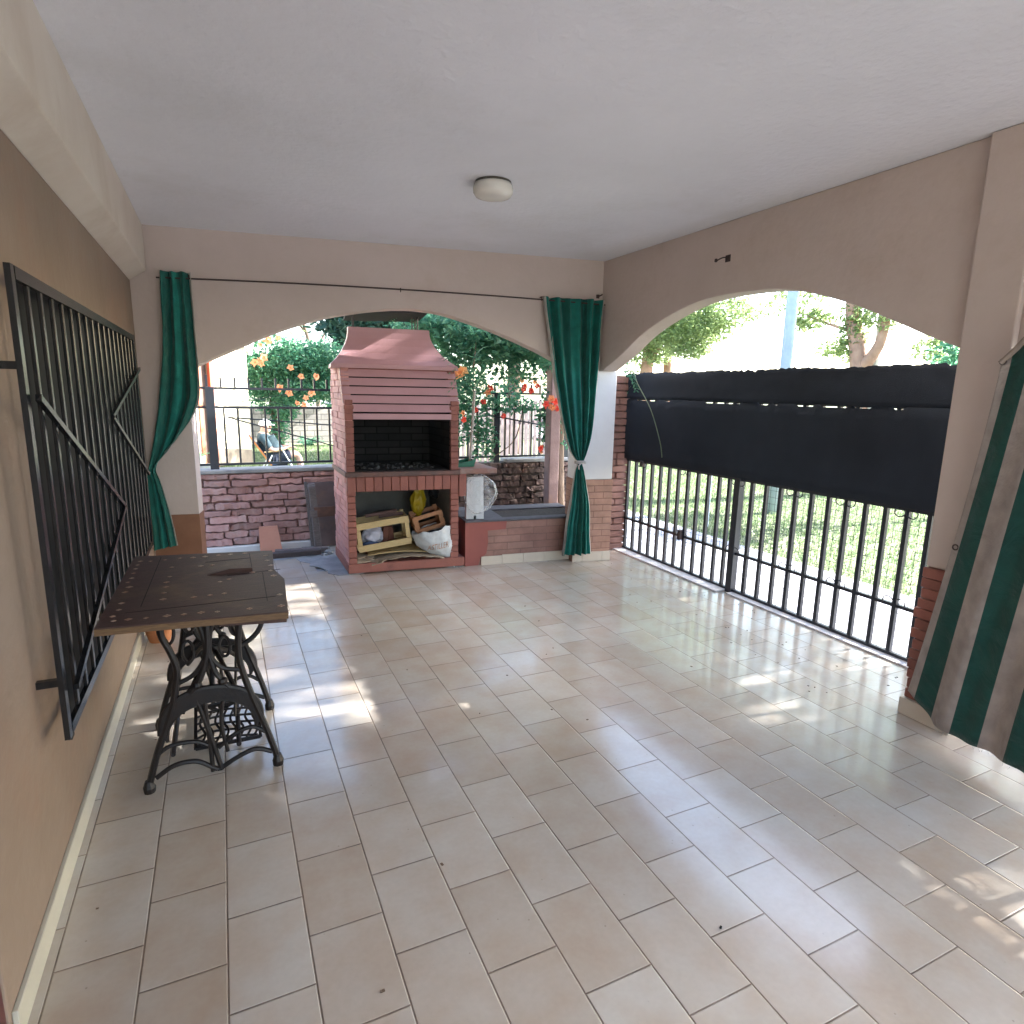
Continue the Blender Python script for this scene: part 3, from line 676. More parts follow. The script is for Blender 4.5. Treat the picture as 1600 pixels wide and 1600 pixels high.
mb = MB(); mb.tube(spline([(.155, -.055, -.01), (.165, -.07, -.03), (.16, -.082, -.055), (.168, -.085, -.085)]), .004, 6); mb.done('loose_thread', M_sack, sk)
# lettering wrapped on the sack
bvh = BVHTree.FromPolygons([v.co for v in skb.data.vertices], [tuple(p.vertices) for p in skb.data.polygons])
fc = bpy.data.curves.new('sack_lettering', 'FONT'); fc.body = 'ASTILLER'; fc.size = .058; fc.align_x = 'CENTER'
to = bpy.data.objects.new('tmp', fc); COL.objects.link(to)
dg = bpy.context.evaluated_depsgraph_get(); tm = bpy.data.meshes.new_from_object(to.evaluated_get(dg))
bpy.data.objects.remove(to)
bmt = bmesh.new(); bmt.from_mesh(tm)
bmesh.ops.triangulate(bmt, faces=bmt.faces); bmesh.ops.subdivide_edges(bmt, edges=bmt.edges, cuts=2)
for v in bmt.verts:
    x = .03+v.co.x*.72; z = .085+v.co.y*1.25+v.co.x*.12
    hit = bvh.ray_cast(Vector((x, -1, z)), Vector((0, 1, 0)))
    y = hit[0].y if hit[0] else -.1
    v.co = Vector((x, y-.0035, z))
bmt.to_mesh(tm); bmt.free(); tm.name = 'sack_lettering'; link('printed_lettering', tm, M_ink, sk)
# yellow bag
def bagfn(q, p):
    t = max(0, p.z); s_ = 1-.62*t**1.2
    f = 1+.10*math.sin(9*math.atan2(p.y, p.x))*max(0, p.z)
    return Vector((q.x*s_*f, q.y*s_*f, q.z*1.1))
yb = lump('yellow_bag', M_yellow, BP(.60, .28, .54), (.066, .05, .125), None, .3, 5, 4, bagfn)
tag(yb, 'crumpled yellow plastic bag standing at the back of the wood store', 'bag')
wb = lump('white_bag', mat('lilac_white_plastic', (.50, .50, .58), (.42, .42, .5), 9, .4), BP(.20, .16, .275), (.085, .06, .075), None, .35, 9, 4)
tag(wb, 'lilac white plastic bag bundled inside the pine crate', 'bag')
bc = lump('blue_cloth', M_bluecloth, BP(.17, .10, .215), (.065, .03, .028), None, .4, 12, 3)
tag(bc, 'dark blue cloth wadded in the lower left of the pine crate', 'cloth')
for k, (u_, z_, l_, a_, lab) in enumerate(((.28, .445, .26, .05, 'reddish brown firewood stick lying across the top of the pine crate'), (.36, .43, .2, -.1, 'thin brown firewood stick behind the pine crate, beside the red-capped stake'))):
    mb = MB(); c_ = BP(u_, .22, z_); d_ = Vector((math.cos(BTH+a_), math.sin(BTH+a_), .12)); mb.bar(c_-d_*l_/2, c_+d_*l_/2, .022, .028, bev=.003)
    tag(mb.done('firewood_stick', M_brownwood), lab, 'stick', 'firewood on the crate')
mb = MB(); mb.bar(BP(.30, .19, .18), BP(.31, .19, .34), .05, .05, bev=.004); mb.bar(BP(.36, .24, .18), BP(.34, .22, .33), .06, .03, bev=.004)
tag(mb.done('firewood_block', mat('red_brown_block', (.20, .08, .05), (.14, .05, .035), 8, .8)), 'short red brown firewood blocks upright inside the pine crate', 'firewood')
dk = lump('dark_rag', M_soot, BP(.76, .36, .60), (.06, .05, .06), None, .5, 21, 3)
tag(dk, 'black rag bundle behind the yellow bag', 'rag')
# ---- dustpan with handle
dp = empty('dustpan', BP(.99, .16, .832), BTH, 'green dustpan with tall pale stick standing on the barbecue side shelf', 'dustpan')
mb = MB()
mb.prism([(-.12, -.05, 0), (.055, -.05, 0), (.075, -.05, .062), (.0, -.05, .045), (-.12, -.05, .022)], Vector((0, .006, 0)))
mb.prism([(-.12, .12, 0), (.055, .12, 0), (.075, .12, .062), (.0, .12, .045), (-.12, .12, .022)], Vector((0, .006, 0)))
mb.b(-.12, .055, -.044, .12, 0, .006); mb.b(.05, .062, -.044, .12, .002, .058)
mb.b(-.12, .055, -.044, .12, .0065, .012)
mb.done('tray', M_green, dp)
mb = MB(); mb.tube([(.045, .035, .03), (.062, .04, .30), (.085, .045, .63)], .011, 10); mb.done('handle', M_stick, dp)
# ---- planter bench right of the barbecue
M_planterbrick = brickmat('dull_pink_brick_face', (.34, .19, .15), (.29, .15, .12), (.22, .12, .10), .24, .062, .003, 'XZ', .75, .0015)
pb = empty('planter_bench', A, BTH, 'long low brick planter with red painted end beside the barbecue', 'planter')
mb = MB(); mb.b(.955, 2.05, .003, .62, 0, .375); mb.done('brick_face', M_planterbrick, pb)
mb = MB()
mb.b(.945, .9549, -.002, .62, 0, .38)
mb.prism([(.945, 0, .001), (1.06, 0, .001), (1.075, 0, .06), (1.13, 0, .1), (1.145, 0, .2), (1.14, 0, .30), (1.30, 0, .305), (1.31, 0, .375), (.945, 0, .375)], Vector((0, -.003, 0)))
mb.done('red_paint', mat('bright_red_oxide', (.33, .095, .075), (.28, .08, .065), 5, .6), pb)
mb = MB()
for i in range(5): mb.b(max(1.085, 1.08+i*.193), 1.27+i*.193, -.009, -.0005, 0, .082 if i else .075, bev=.001)
mb.done('skirting', M_skirt, pb)
mb = MB(); mb.b(.944, 2.05, -.012, .09, .376, .392, bev=.003); mb.b(.944, 2.05, .44, .63, .376, .392, bev=.003); mb.b(.944, 1.30, .0905, .4395, .3765, .391); mb.done('rim', M_slate, pb)
mb = MB(); 
P_ = [[Vector((1.30+.75*i/20, .09+.35*j/10, .379+.006*noise.noise(Vector((i*.7, j*.7, 0))))) for j in range(11)] for i in range(21)]
mb.bm.free(); grid_mesh('soil', P_, M_dirt, pb)
# ---- white box under a clear bag
bx = empty('white_box', BP(1.045, .06, .392), BTH-.15, 'tall white plastic box with a small notch standing on the planter end', 'box')
mb = MB()
mb.prism([(-.075, 0, 0), (-.01, 0, 0), (-.01, 0, .03), (.01, 0, .03), (.01, 0, 0), (.075, 0, 0), (.068, 0, .36), (-.068, 0, .36)], Vector((0, .12, 0)))
mb.done('casing', M_whiteplastic, bx)
mb = MB(); mb.b(-.045, .045, -.003, -.0005, .12, .33); mb.done('front_panel', mat('off_white_panel', (.64, .65, .66), (.6, .61, .62), 7, .35), bx)
def filmfn(q, p):
    x, y, z = q
    f = 1+.09*math.sin(8*math.atan2(y, x)+2*z)
    xs = x*f+.35*max(0, x)*(1-abs(z)); return Vector((xs, y*f, z))
fb = lump('plastic_bag', M_film, BP(1.07, .08, .612)+Vector((0, -.02, 0)), (.125, .11, .17), None, .09, 31, 4, filmfn)
tag(fb, 'clear crinkled plastic bag pulled over the white box', 'plastic bag')
# ================================================================== yard items
lb = MB(); lb.prism([(.235, 5.80, -.02), (.425, 5.80, -.02), (.398, 5.925, .205), (.238, 5.925, .205)], Vector((0, .014, .006)))
tag(lb.done('terracotta_board', M_terracotta), 'flat terracotta coloured board leaning on the pink brick wall', 'board')
ot = empty('old_table', (.8, 5.75, 0), 0, 'old grey wooden table on its side leaning against the garden wall', 'table')
def U(o): return under(ot, o)
mb = MB(); mb.prism([(.70, 5.86, .0), (1.12, 5.86, .0), (1.12, 5.90, .60), (.66, 5.90, .60)], Vector((0, .02, 0))); U(mb.done('table_top', mat('stained_violet_wood', (.16, .12, .13), (.10, .075, .085), 5, .7, stain_or_light=(.22, .13, .10), sscale=4)))
mb = MB(); mb.bar((.735, 5.80, -.02), (.70, 5.84, .60), .06, .05, bev=.004); U(mb.done('leg', M_oldwood))
mb = MB(); mb.bar((.69, 5.86, .01), (.655, 5.89, .61), .025, .02); U(mb.done('edge_strip', M_oldwood))
mb = MB(); mb.bar((.71, 5.785, .34), (1.12, 5.80, .35), .09, .025, up=(0, 1, 0)); U(mb.done('apron', M_brownwood))
mb = MB(); mb.b(.665, .725, 5.78, 5.84, .555, .585); U(mb.done('upper_cleat', M_oldwood))
mb = MB(); mb.b(.672, .735, 5.77, 5.80, .30, .36); U(mb.done('lower_cleat', M_oldwood))
for k, (x0, y0, x1, y1, z, w, lab) in enumerate(((-.4, 5.52, .72, 5.53, .035, .06, 'dark worn timber lying along the back edge of the tiles'), (.35, 5.70, .80, 5.66, .02, .05, 'short grey timber offcut beside the leaning board'))):
    mb = MB(); mb.bar((x0, y0, z), (x1, y1, z), w, w*.8, bev=.005); tag(mb.done('timber', M_oldwood if k else mat('dark_timber', (.08, .065, .07), (.05, .04, .045), 8, .8, bump=.002)), lab, 'timber')
mb = MB()
for k in range(26):
    x, y = random.uniform(.45, .84), random.uniform(5.5, 5.75); s_ = random.uniform(.015, .045)
    mb.box((x, y, s_*.4), (s_*random.uniform(1, 2), s_, s_*.6), rot=Matrix.Rotation(random.uniform(0, 3), 3, 'Z') @ Matrix.Rotation(random.uniform(-.3, .3), 3, 'X'), bev=s_*.1)
tag(mb.done('rubble', M_conc), kind='stuff')
# posts right of planter
mb = MB(); mb.bar((3.07, 5.62, 0), (3.07, 5.62, 2.3), .115, .115, bev=.008)
tag(mb.done('cement_post', M_post), 'square dull pink cement post rising from behind the planter', 'post')
mb = MB(); mb.tube(spline([(3.22, 5.7, 0), (3.19, 5.72, .7), (3.16, 5.7, 1.3), (3.2, 5.74, 2.2)]), [.075]*19, 10)
tag(mb.done('wooden_post', M_bark, smooth=True), 'round rough brown wooden post just behind the cement post', 'post')
ch = empty('folded_chair', (3.33, 5.45, 0), 0, 'folded orange wooden chair glimpsed between the post and the curtain', 'chair')
mb = MB(); mb.bar((3.30, 5.42, 0), (3.34, 5.50, .56), .022); under(ch, mb.done('leg', M_orangewood))
mb = MB(); mb.bar((3.36, 5.30, .0), (3.30, 5.52, .54), .02); under(ch, mb.done('leg', M_orangewood))
mb = MB(); mb.bar((3.18, 5.44, .30), (3.34, 5.46, .36), .02); mb.bar((3.18, 5.44, .24), (3.34, 5.46, .30), .02); under(ch, mb.done('slat', M_orangewood))
# ================================================================== iron fence on garden walls
def ironfence(x0, x1, label, seed=0, posts=(), step=.112):
    f = empty('iron_fence', ((x0+x1)/2, 6.05, .73), 0, label, 'fence', 'iron fences on the garden wall')
    y = 6.05
    mb = MB()
    for z in (.775, 1.275, 1.44): mb.b(x0, x1, y-.009, y+.009, z-.010, z+.010)
    under(f, mb.done('rail', M_iron))
    x = x0+.06
    while x < x1:
        if not any(abs(x-p) < .06 for p in posts):
            mb = MB(); mb.b(x-.008, x+.008, y-.0095, y+.0095, .786, 1.264); under(f, mb.done('bar', M_iron))
            mb = MB(); mb.b(x-.019, x-.003, y-.0095, y+.0095, 1.4505, 1.535); under(f, mb.done('spike', M_iron))
        x += step
    for p in posts:
        mb = MB(); mb.b(p-.035, p+.035, y-.035, y+.035, .70, 1.45, bev=.003); under(f, mb.done('post', M_iron))
        mb = MB(); mb.b(p-.028, p-.012, y-.01, y+.01, 1.452, 1.55); under(f, mb.done('post_spike', M_iron))
    return f
f1 = ironfence(-1.5, 1.2, 'black iron fence with one thick post on the pink brick wall, left of the barbecue', posts=(-.085,))
for a, b in (((.045, 6.03, 1.19), (1.15, 6.03, 1.10)), ((.045, 6.03, 1.19), (1.15, 6.03, .86)), ((-.05, 6.03, 1.43), (.6, 6.03, 1.28)), ((-.05, 6.03, 1.285), (.55, 6.03, 1.40)), ((-.75, 6.03, 1.44), (-.11, 6.03, 1.28))):
    mb = MB(); mb.tube([a, b], .0055 if a[2] < 1.25 else .0022, 6); under(f1, mb.done('wire', M_iron))
f2 = ironfence(1.3, 3.55, 'black iron fence overgrown by the trumpet vine, right of the barbecue', posts=(2.62, 3.46), step=.105)
mb = MB(); mb.tube([(2.45, 6.03, 1.20), (2.52, 6.0, 1.215), (3.2, 6.02, 1.10)], .008, 6); under(f2, mb.done('wire', M_iron))
# neighbour's picket fence behind
pf = empty('picket_fence', (3.4, 8, 0), 0, 'weathered pinkish picket fence seen through the iron fence by the vine', 'fence')
k = 0; x = 2.3
while x < 5.2 and k < 100:
    mb = MB(); h = random.uniform(1.28, 1.36); mb.b(x, x+.042, 8, 8.018, 0, h); under(pf, mb.done('picket', M_picket)); x += random.uniform(.066, .085); k += 1
for z in (.25, 1.0):
    mb = MB(); mb.b(2.3, 5.2, 8.02, 8.06, z, z+.06); under(pf, mb.done('rail', M_picket))
# ================================================================== foliage
def leafcloud(name, clusters, m, n, size, parent=None, flat=.5, seed=1, elong=1.7, stuff=False):
    """clusters: (x,y,z, rx,ry,rz, weight); leaves are small folded blades in clumps"""
    rng = np.random.default_rng(seed)
    w = np.array([c[6] for c in clusters], float); w /= w.sum()
    idx = rng.choice(len(clusters), n, p=w)
    C_ = np.array([c[:3] for c in clusters])[idx]; Rr = np.array([c[3:6] for c in clusters])[idx]
    # clumps
    nc = max(8, n//40); cl = rng.normal(size=(nc, 3)); cl /= np.maximum(1, np.linalg.norm(cl, axis=1)[:, None]/1.0+1e-9)
    g = cl[rng.integers(0, nc, n)]*1.0 + rng.normal(scale=.24, size=(n, 3))
    P0 = C_+g*Rr
    nrm = rng.normal(size=(n, 3)); nrm[:, 2] = np.abs(nrm[:, 2])+flat; nrm /= np.linalg.norm(nrm, axis=1)[:, None]
    t = rng.normal(size=(n, 3)); t -= (t*nrm).sum(1)[:, None]*nrm; t /= np.linalg.norm(t, axis=1)[:, None]
    b = np.cross(nrm, t); s = size*rng.uniform(.6, 1.3, n)[:, None]
    tip = P0+t*s*elong*.5-nrm*s*.15; base = P0-t*s*elong*.5; l = P0+b*s*.42+nrm*s*.12; r = P0-b*s*.42+nrm*s*.12
    V = np.stack([base, l, tip, r], 1).reshape(-1, 3)
    me = bpy.data.meshes.new(name); me.vertices.add(n*4); me.vertices.foreach_set('co', V.ravel())
    F = np.empty((n, 2, 3), int); o4 = np.arange(n)*4
    F[:, 0] = np.stack([o4, o4+1, o4+2], 1); F[:, 1] = np.stack([o4, o4+2, o4+3], 1); F = F.reshape(-1)
    me.loops.add(len(F)); me.loops.foreach_set('vertex_index', F)
    me.polygons.add(n*2); me.polygons.foreach_set('loop_start', np.arange(n*2)*3); me.polygons.foreach_set('loop_total', np.full(n*2, 3))
    me.update(); me.validate()
    return link(name, me, m, parent)
def frond(mb, a, d, L, n=7, s=.03):
    a = Vector(a); d = Vector(d).normalized(); side_ = d.cross(Vector((0, 0, 1)))
    side_ = side_.normalized() if side_.length > .1 else Vector((1, 0, 0))
    pts = [a+d*L*t+Vector((0, 0, -L*.35*t*t)) for t in np.linspace(0, 1, n)]
    for i, p in enumerate(pts):
        dd = (pts[min(i+1, n-1)]-pts[max(i-1, 0)]).normalized()
        for sg in (-1, 1):
            t = (side_*sg+dd*.7+Vector((0, 0, random.uniform(-.5, .1)))).normalized(); q = p+t*s; w_ = dd*s*.45
            m1, m2 = p+t*s*.5-w_*.8, p+t*s*.5+w_*.8
            vs = [mb.bm.verts.new(x) for x in (p, m1, q, m2)]; mb.bm.faces.new(vs)
def flower(name, c, d, m, parent, s=.035):
    mb = MB(); c = Vector(c); d = Vector(d).normalized(); n = 10
    u = d.orthogonal().normalized(); w = d.cross(u); rings = []
    for r, h in ((.12, -1.1), (.2, -.4), (.5, .1), (.75, .25), (1.15, .22)):
        rings.append([mb.bm.verts.new(c+d*h*s+(u*math.cos(2*math.pi*k/n)+w*math.sin(2*math.pi*k/n))*r*s*(1+(random.uniform(.0, .5) if k % 2 else random.uniform(-.35, .05))*(r > .7))) for k in range(n)])
    for a, b in zip(rings, rings[1:]):
        for k in range(n): mb.bm.faces.new((a[k], a[(k+1) % n], b[(k+1) % n], b[k]))
    return mb.done(name, m, parent)
def reparent(o, p): return under(p, o)
# trumpet vine over fence on the right and above the barbecue
vr = empty('trumpet_vine', (2.9, 5.75, .7), 0, 'trumpet vine with red flowers climbing the fence and arching over the barbecue', 'vine')
cl = [(1.75, 5.55, 2.05, .35, .25, .14, 1.8), (2.25, 5.6, 2.02, .45, .3, .14, 2.4), (2.75, 5.65, 1.9, .35, .3, .17, 2), (2.0, 5.5, 1.82, .18, .2, .12, 1.4), (2.45, 5.6, 1.80, .3, .2, .08, 1.2),
      (2.2, 5.8, 1.60, .16, .15, .10, .7), (2.1, 5.85, 1.42, .16, .12, .14, 1.0), (2.55, 5.85, 1.45, .25, .12, .1, .5), (2.35, 5.9, 1.2, .13, .1, .25, 1.0), (2.15, 5.95, 1.1, .12, .08, .2, .5), (2.8, 5.95, 1.32, .25, .08, .07, .5),
      (3.18, 5.72, 1.5, .14, .14, .4, 1.6), (3.14, 5.75, 1.15, .13, .12, .25, 1.2), (2.45, 5.95, .95, .14, .08, .16, .5), (3.2, 5.8, 2.0, .3, .3, .3, 2), (2.0, 5.3, 2.0, .35, .2, .14, 2.5), (2.5, 5.35, 1.93, .3, .2, .12, 2.2), (2.85, 5.35, 1.80, .2, .2, .12, 1.2), (2.15, 5.3, 1.78, .15, .12, .08, .8), (2.6, 5.5, 1.62, .2, .2, .07, .5)]
reparent(leafcloud('foliage', cl, M_leafvine, 9000, .04, None, seed=3), vr)
mb = MB()
for _ in range(110):
    c = random.choice(cl[:6]); frond(mb, (c[0]+random.uniform(-1, 1)*c[3], c[1]-random.uniform(.0, .9)*c[4], c[2]+random.uniform(-1, .3)*c[5]), (random.uniform(-1, .5), random.uniform(-.6, .2), random.uniform(-.3, .2)), random.uniform(.15, .28), s=.032)
for q_ in range(9): frond(mb, (1.84, 4.70+.02*q_, 1.56+.035*q_), (-1, random.uniform(-.15, .15), random.uniform(-.3, .25)), random.uniform(.15, .27), 8, .030)
mb.tube(spline([(2.2, 5.2, 1.85), (1.98, 4.9, 1.80), (1.84, 4.76, 1.68), (1.80, 4.72, 1.54)], 5), .004, 5)
for _ in range(26): frond(mb, (random.uniform(1.84, 2.1), random.uniform(4.96, 5.2), random.uniform(1.55, 1.98)), (random.uniform(-1, .1), random.uniform(-.5, .2), random.uniform(-.5, .3)), random.uniform(.12, .24), 7, .032)
for a, d, L in (((1.90, 5.0, 1.78), (-1, -.2, .1), .24), ((1.93, 4.98, 1.62), (-1, -.15, -.15), .26), ((1.95, 4.98, 1.60), (-.8, -.2, -.5), .2), ((1.99, 5.0, 1.72), (-.8, 0, .5), .2), ((2.0, 5.0, 1.56), (-.4, 0, -.9), .16)): frond(mb, a, d, L, 8, .034)
reparent(mb.done('frond', M_leafvine), vr)
mb = MB()
for pts, r in (([(3.12, 5.76, .0), (3.16, 5.78, .8), (3.1, 5.74, 1.5), (2.8, 5.65, 1.95), (2.2, 5.6, 2.05), (1.7, 5.5, 2.0)], .014), ([(2.2, 5.6, 2.05), (2.05, 5.2, 1.85), (1.95, 5.0, 1.65)], .005), ([(2.35, 5.95, .75), (2.38, 5.95, 1.1), (2.3, 5.9, 1.5), (2.25, 5.7, 1.9)], .008), ([(2.5, 5.96, .75), (2.8, 5.97, .95), (2.9, 5.97, 1.3)], .006), ([(2.9, 5.8, 1.85), (2.7, 5.9, 1.6), (2.75, 5.95, 1.3)], .005)):
    mb.tube(spline(pts, 5), r, 6)
reparent(mb.done('stem', M_bark, smooth=True), vr)
for k, (x, y, z) in enumerate([(2.08, 5.6, 1.25), (2.10, 5.62, 1.19), (2.36, 5.6, 1.49), (2.33, 5.6, 1.45), (2.29, 5.6, 1.36), (2.21, 5.6, 1.28), (2.70, 5.6, 1.57), (2.74, 5.62, 1.52), (2.72, 5.6, 1.48), (2.84, 5.6, 1.56), (2.88, 5.62, 1.52), (2.80, 5.6, 1.47), (2.97, 5.5, 1.40), (2.92, 5.5, 1.34), (3.02, 5.5, 1.37), (3.0, 5.52, 1.31), (3.08, 5.55, 1.30), (2.92, 5.6, .90), (2.94, 5.62, .86), (2.55, 5.7, 1.22)]):
    reparent(flower('flower', (x, y, z), (random.uniform(-.6, .4), -1, random.uniform(-.3, .3)), M_flowerred if k % 3 else M_flower, None, random.uniform(.02, .034)), vr)
for x, y, z in ((1.82, 4.98, 1.605), (1.85, 4.98, 1.62), (1.80, 4.99, 1.585)): reparent(flower('flower', (x, y, z), (-.3, -1, .2), leafmat('peach_flower', (.85, .4, .12), (.9, .5, .25)), None, .034), vr)
# bush with orange flowers in the neighbour's garden
tv = empty('trumpet_vine_bush', (1.3, 15.2, 0), 0, 'big green trumpet vine bush with orange flowers against the far garden wall', 'bush')
cl = [(1.0, 15, 1.85, .55, .5, .28, 3), (1.6, 15, 1.98, .6, .5, .33, 5), (2.2, 15, 2.05, .5, .5, .36, 4), (1.45, 15, 2.4, .3, .3, .12, .35), (.6, 14.8, 2.25, .15, .2, .2, .35), (1.7, 14.8, 1.45, .6, .4, .25, 3), (1.3, 14.6, 1.1, .22, .25, .3, 1.4), (2.4, 15, 1.5, .4, .4, .4, 2), (.75, 15.2, 1.6, .25, .3, .35, 1.3), (.95, 15, 1.2, .25, .2, .3, .8), (1.15, 15.1, .5, .2, .2, .3, .5), (.85, 14.8, 2.55, .3, .3, .22, .35)]
reparent(leafcloud('foliage', cl, M_leafvine, 20000, .055, None, seed=5), tv)
mb = MB()
for pts, r in (([(1.1, 15.3, 0), (1.12, 15.2, .6), (1.05, 15.2, 1.1), (1.3, 15.1, 1.9)], [.10]*4), ([(1.25, 15.3, 0), (1.2, 15.2, .7), (1.5, 15.2, 1.6), (1.9, 15.1, 2.3)], [.06]*4), ([(.62, 14.7, 2.2), (.75, 14.7, 1.75), (1.05, 14.8, 1.6)], [.02]*3)):
    sp = spline(pts, 5); mb.tube(sp, np.linspace(r[0], r[0]*.4, len(sp)), 8)
reparent(mb.done('trunk', M_bark, smooth=True), tv)
for k, (x, y, z) in enumerate([(1.36, 14, 1.86), (1.57, 14, 1.69), (1.14, 14, 1.44), (1.30, 13.9, 1.34), (1.47, 14, 1.13), (1.6, 14, 1.09), (1.77, 14, 1.35), (1.65, 14, 1.24), (.66, 13.6, 1.93), (.74, 13.6, 1.97), (.82, 13.6, 2.02), (.78, 13.6, 1.90), (1.9, 14.2, 1.7), (.95, 14, 2.4), (.8, 14, 2.3), (1.15, 14, 2.45)]):
    reparent(flower('flower', (x, y, z), (random.uniform(-.6, .4), -1, random.uniform(-.3, .3)), M_flower, None, random.uniform(.035, .07)), tv)
# conifer and trees behind
def tree(name, label, base, trunkpts, tr, clusters, m, n, size, bark, group=None, limbs=(), cat='tree', seed=1, elong=1.7):
    t = empty(name, base, 0, label, cat, group)
    mb = MB(); sp = spline(trunkpts, 5); mb.tube(sp, np.linspace(tr, tr*.45, len(sp)), 10)
    for L in limbs:
        s2 = spline(L[0], 5); mb.tube(s2, np.linspace(L[1], L[1]*.35, len(s2)), 8)
    reparent(mb.done('trunk', bark, smooth=True), t)
    reparent(leafcloud('crown', clusters, m, n, size, None, seed=seed, elong=elong), t)
    return t
tree('conifer', 'dark blue green conifer rising behind the barbecue hood', (4.0, 16.5, 0), [(4, 16.5, 0), (4.05, 16.5, 3), (4, 16.5, 6)], .16,
     [(4.2, 16.5, 3.9, 1.7, 1.2, .9, 5), (3.2, 16.5, 3.3, .8, .8, .6, 2), (4.9, 16.5, 3.2, 1.0, .8, .7, 2.5), (3.0, 16.5, 2.9, .35, .6, .35, .7), (4.0, 16.5, 5.2, 1.1, 1.1, 1.2, 3)], M_leafblue, 12000, .10, M_bark, 'trees beyond the garden', seed=8, elong=3)
tree('broadleaf_tree', 'broad green tree behind the right end of the iron fence', (6.3, 13.5, 0), [(6.3, 13.5, 0), (6.3, 13.5, 2), (6.6, 13.6, 4)], .2,
     [(6.0, 13.5, 3.9, 1.3, 1.2, .6, 3), (5.2, 13.3, 3.3, .8, .8, .5, 2), (7.2, 13.5, 3.9, 1.2, 1, .9, 3)], M_leafvine, 7000, .09, M_bark, 'trees beyond the garden', seed=9)
tree('sparse_tree', 'thin pale branched tree against the bright sky above the bush', (3.0, 22, 0), [(3.0, 22, 0), (2.9, 22, 2.2), (2.5, 22, 4), (2.2, 22, 5.5)], .09,
     [(2.4, 22, 4.1, 1.2, .6, .7, 1), (1.2, 22, 4.4, .8, .5, .6, 1)], M_leafstreet, 700, .09, M_bark, 'trees beyond the garden', limbs=[([(2.7, 22, 3.2), (2.1, 22, 3.9), (1.3, 22, 4.6)], .04), ([(2.9, 22, 2.6), (3.4, 22, 3.6), (3.3, 22, 4.8)], .04), ([(2.5, 22, 4), (3.0, 22, 4.6), (3.3, 22, 5.6)], .03)], seed=10)
# ---- neighbour's house
nh_ = empty('neighbour_house', (-.8, 13.2, 0), 0, 'pale yellow house with orange red door frame beyond the iron fence', 'house')
e_ = Vector((.57, .5, 0)).normalized(); C0 = Vector((.49, 13.14, 0)); nrm_ = Vector((e_.y, -e_.x, 0))
def HP(s, z, off=0): return C0+e_*s+nrm_*off+Vector((0, 0, z))
mb = MB(); mb.prism([HP(-.80, 0), HP(-.80, 4), HP(0, 4), HP(0, 0)], -nrm_*3); mb.prism([HP(-5, 0), HP(-5, 4), HP(-1.14, 4), HP(-1.14, 0)], -nrm_*3)
mb.prism([HP(-1.139, 2.3), HP(-1.139, 4), HP(-.801, 4), HP(-.801, 2.3)], -nrm_*3); under(nh_, mb.done('wall', M_yellowhouse))
mb = MB(); mb.prism([HP(-.795, 0, .003), HP(-.795, .33, .003), HP(-.003, .25, .003), HP(-.003, 0, .003)], nrm_*.01); under(nh_, mb.done('base_band', M_houseband))
df = MB()
for s0, s1, z0, z1 in ((-1.14, -1.07, 0, 2.3), (-.87, -.80, 0, 2.3), (-1.069, -.871, 2.2, 2.3)): df.prism([HP(s0, z0, -.05), HP(s0, z1, -.05), HP(s1, z1, -.05), HP(s1, z0, -.05)], nrm_*.07)
dfo = under(nh_, df.done('door_frame', M_reddoor))
mb = MB(); mb.prism([HP(-1.068, .01, -.12), HP(-1.068, 2.19, -.12), HP(-.872, 2.19, -.12), HP(-.872, .01, -.12)], nrm_*.04); under(nh_, mb.done('door', M_doordark))
mb = MB(); mb.prism([HP(-5.4, 4, -3.3), HP(-5.4, 4, .4), HP(.4, 4, .4), HP(.4, 4, -3.3)], Vector((0, 0, .15))); under(nh_, mb.done('roof', M_terracotta))
ln = empty('wall_lantern', HP(-.02, 2.18, .12), 0, 'small cream wall lantern at the corner of the yellow house', 'lantern')
mb = MB(); mb.lathe([(.03, -.14), (.06, .0), (.085, .1), (.02, .14)], n=6); mb.done('lantern_glass', M_whiteplastic, ln)
mb = MB(); mb.tube([(0, 0, .14), (-.03, .06, .22), (-.05, .11, .1)], .008, 6); mb.done('bracket', M_iron, ln)
fp = empty('potted_plant', (-.36, 11.9, 0), 0, 'small plant in a white pot standing by the red door frame', 'potted plant')
mb = MB(); mb.lathe([(.045, .13), (.06, .26), (.065, .27), (.05, .265)], n=16); mb.done('pot', M_whiteplastic, fp)
mb = MB(); mb.b(-.22, .2, -.1, .1, 0, .128, bev=.01); mb.done('stand', M_conc, fp)
mb = MB()
for k in range(9): frond(mb, (0, 0, .26), (math.cos(k*.7), math.sin(k*.7), .9), .2, 5, .04)
mb.done('foliage', M_leafvine, fp)
for k, (x, y, s_, lab) in enumerate(((-.5, 11.4, .18, 'yellow green spiky plant clump on the ground near the white pot'), (.15, 10.3, .14, 'low green weeds just behind the pink wall, below the thick fence post'), (2.0, 16.9, .3, 'spiky green plant at the foot of the far garden wall'))):
    mb = MB()
    for q in range(26):
        a = random.uniform(0, 6.28); frond(mb, (x+math.cos(a)*s_*.3, y+math.sin(a)*s_*.3, 0), (math.cos(a), math.sin(a), random.uniform(.6, 1.6)), s_*random.uniform(.8, 1.5), 5, s_*.28)
    tag(mb.done('garden_plant', leafmat('young_leaf%d' % k, (.10, .18, .05), (.22, .26, .08)) if k == 0 else M_leafvine), lab, 'plant')
# far brick wall
M_farbrick = brickmat('grey_stone_block', (.36, .33, .31), (.27, .25, .24), (.17, .16, .15), .38, .15, .012, 'XZ', .9, .01)
mb = MB(); mb.b(-3, 9, 17.8, 18, -.05, .95)
tag(mb.done('boundary_wall', M_farbrick), 'grey block boundary wall at the far end of the neighbour garden', 'wall')
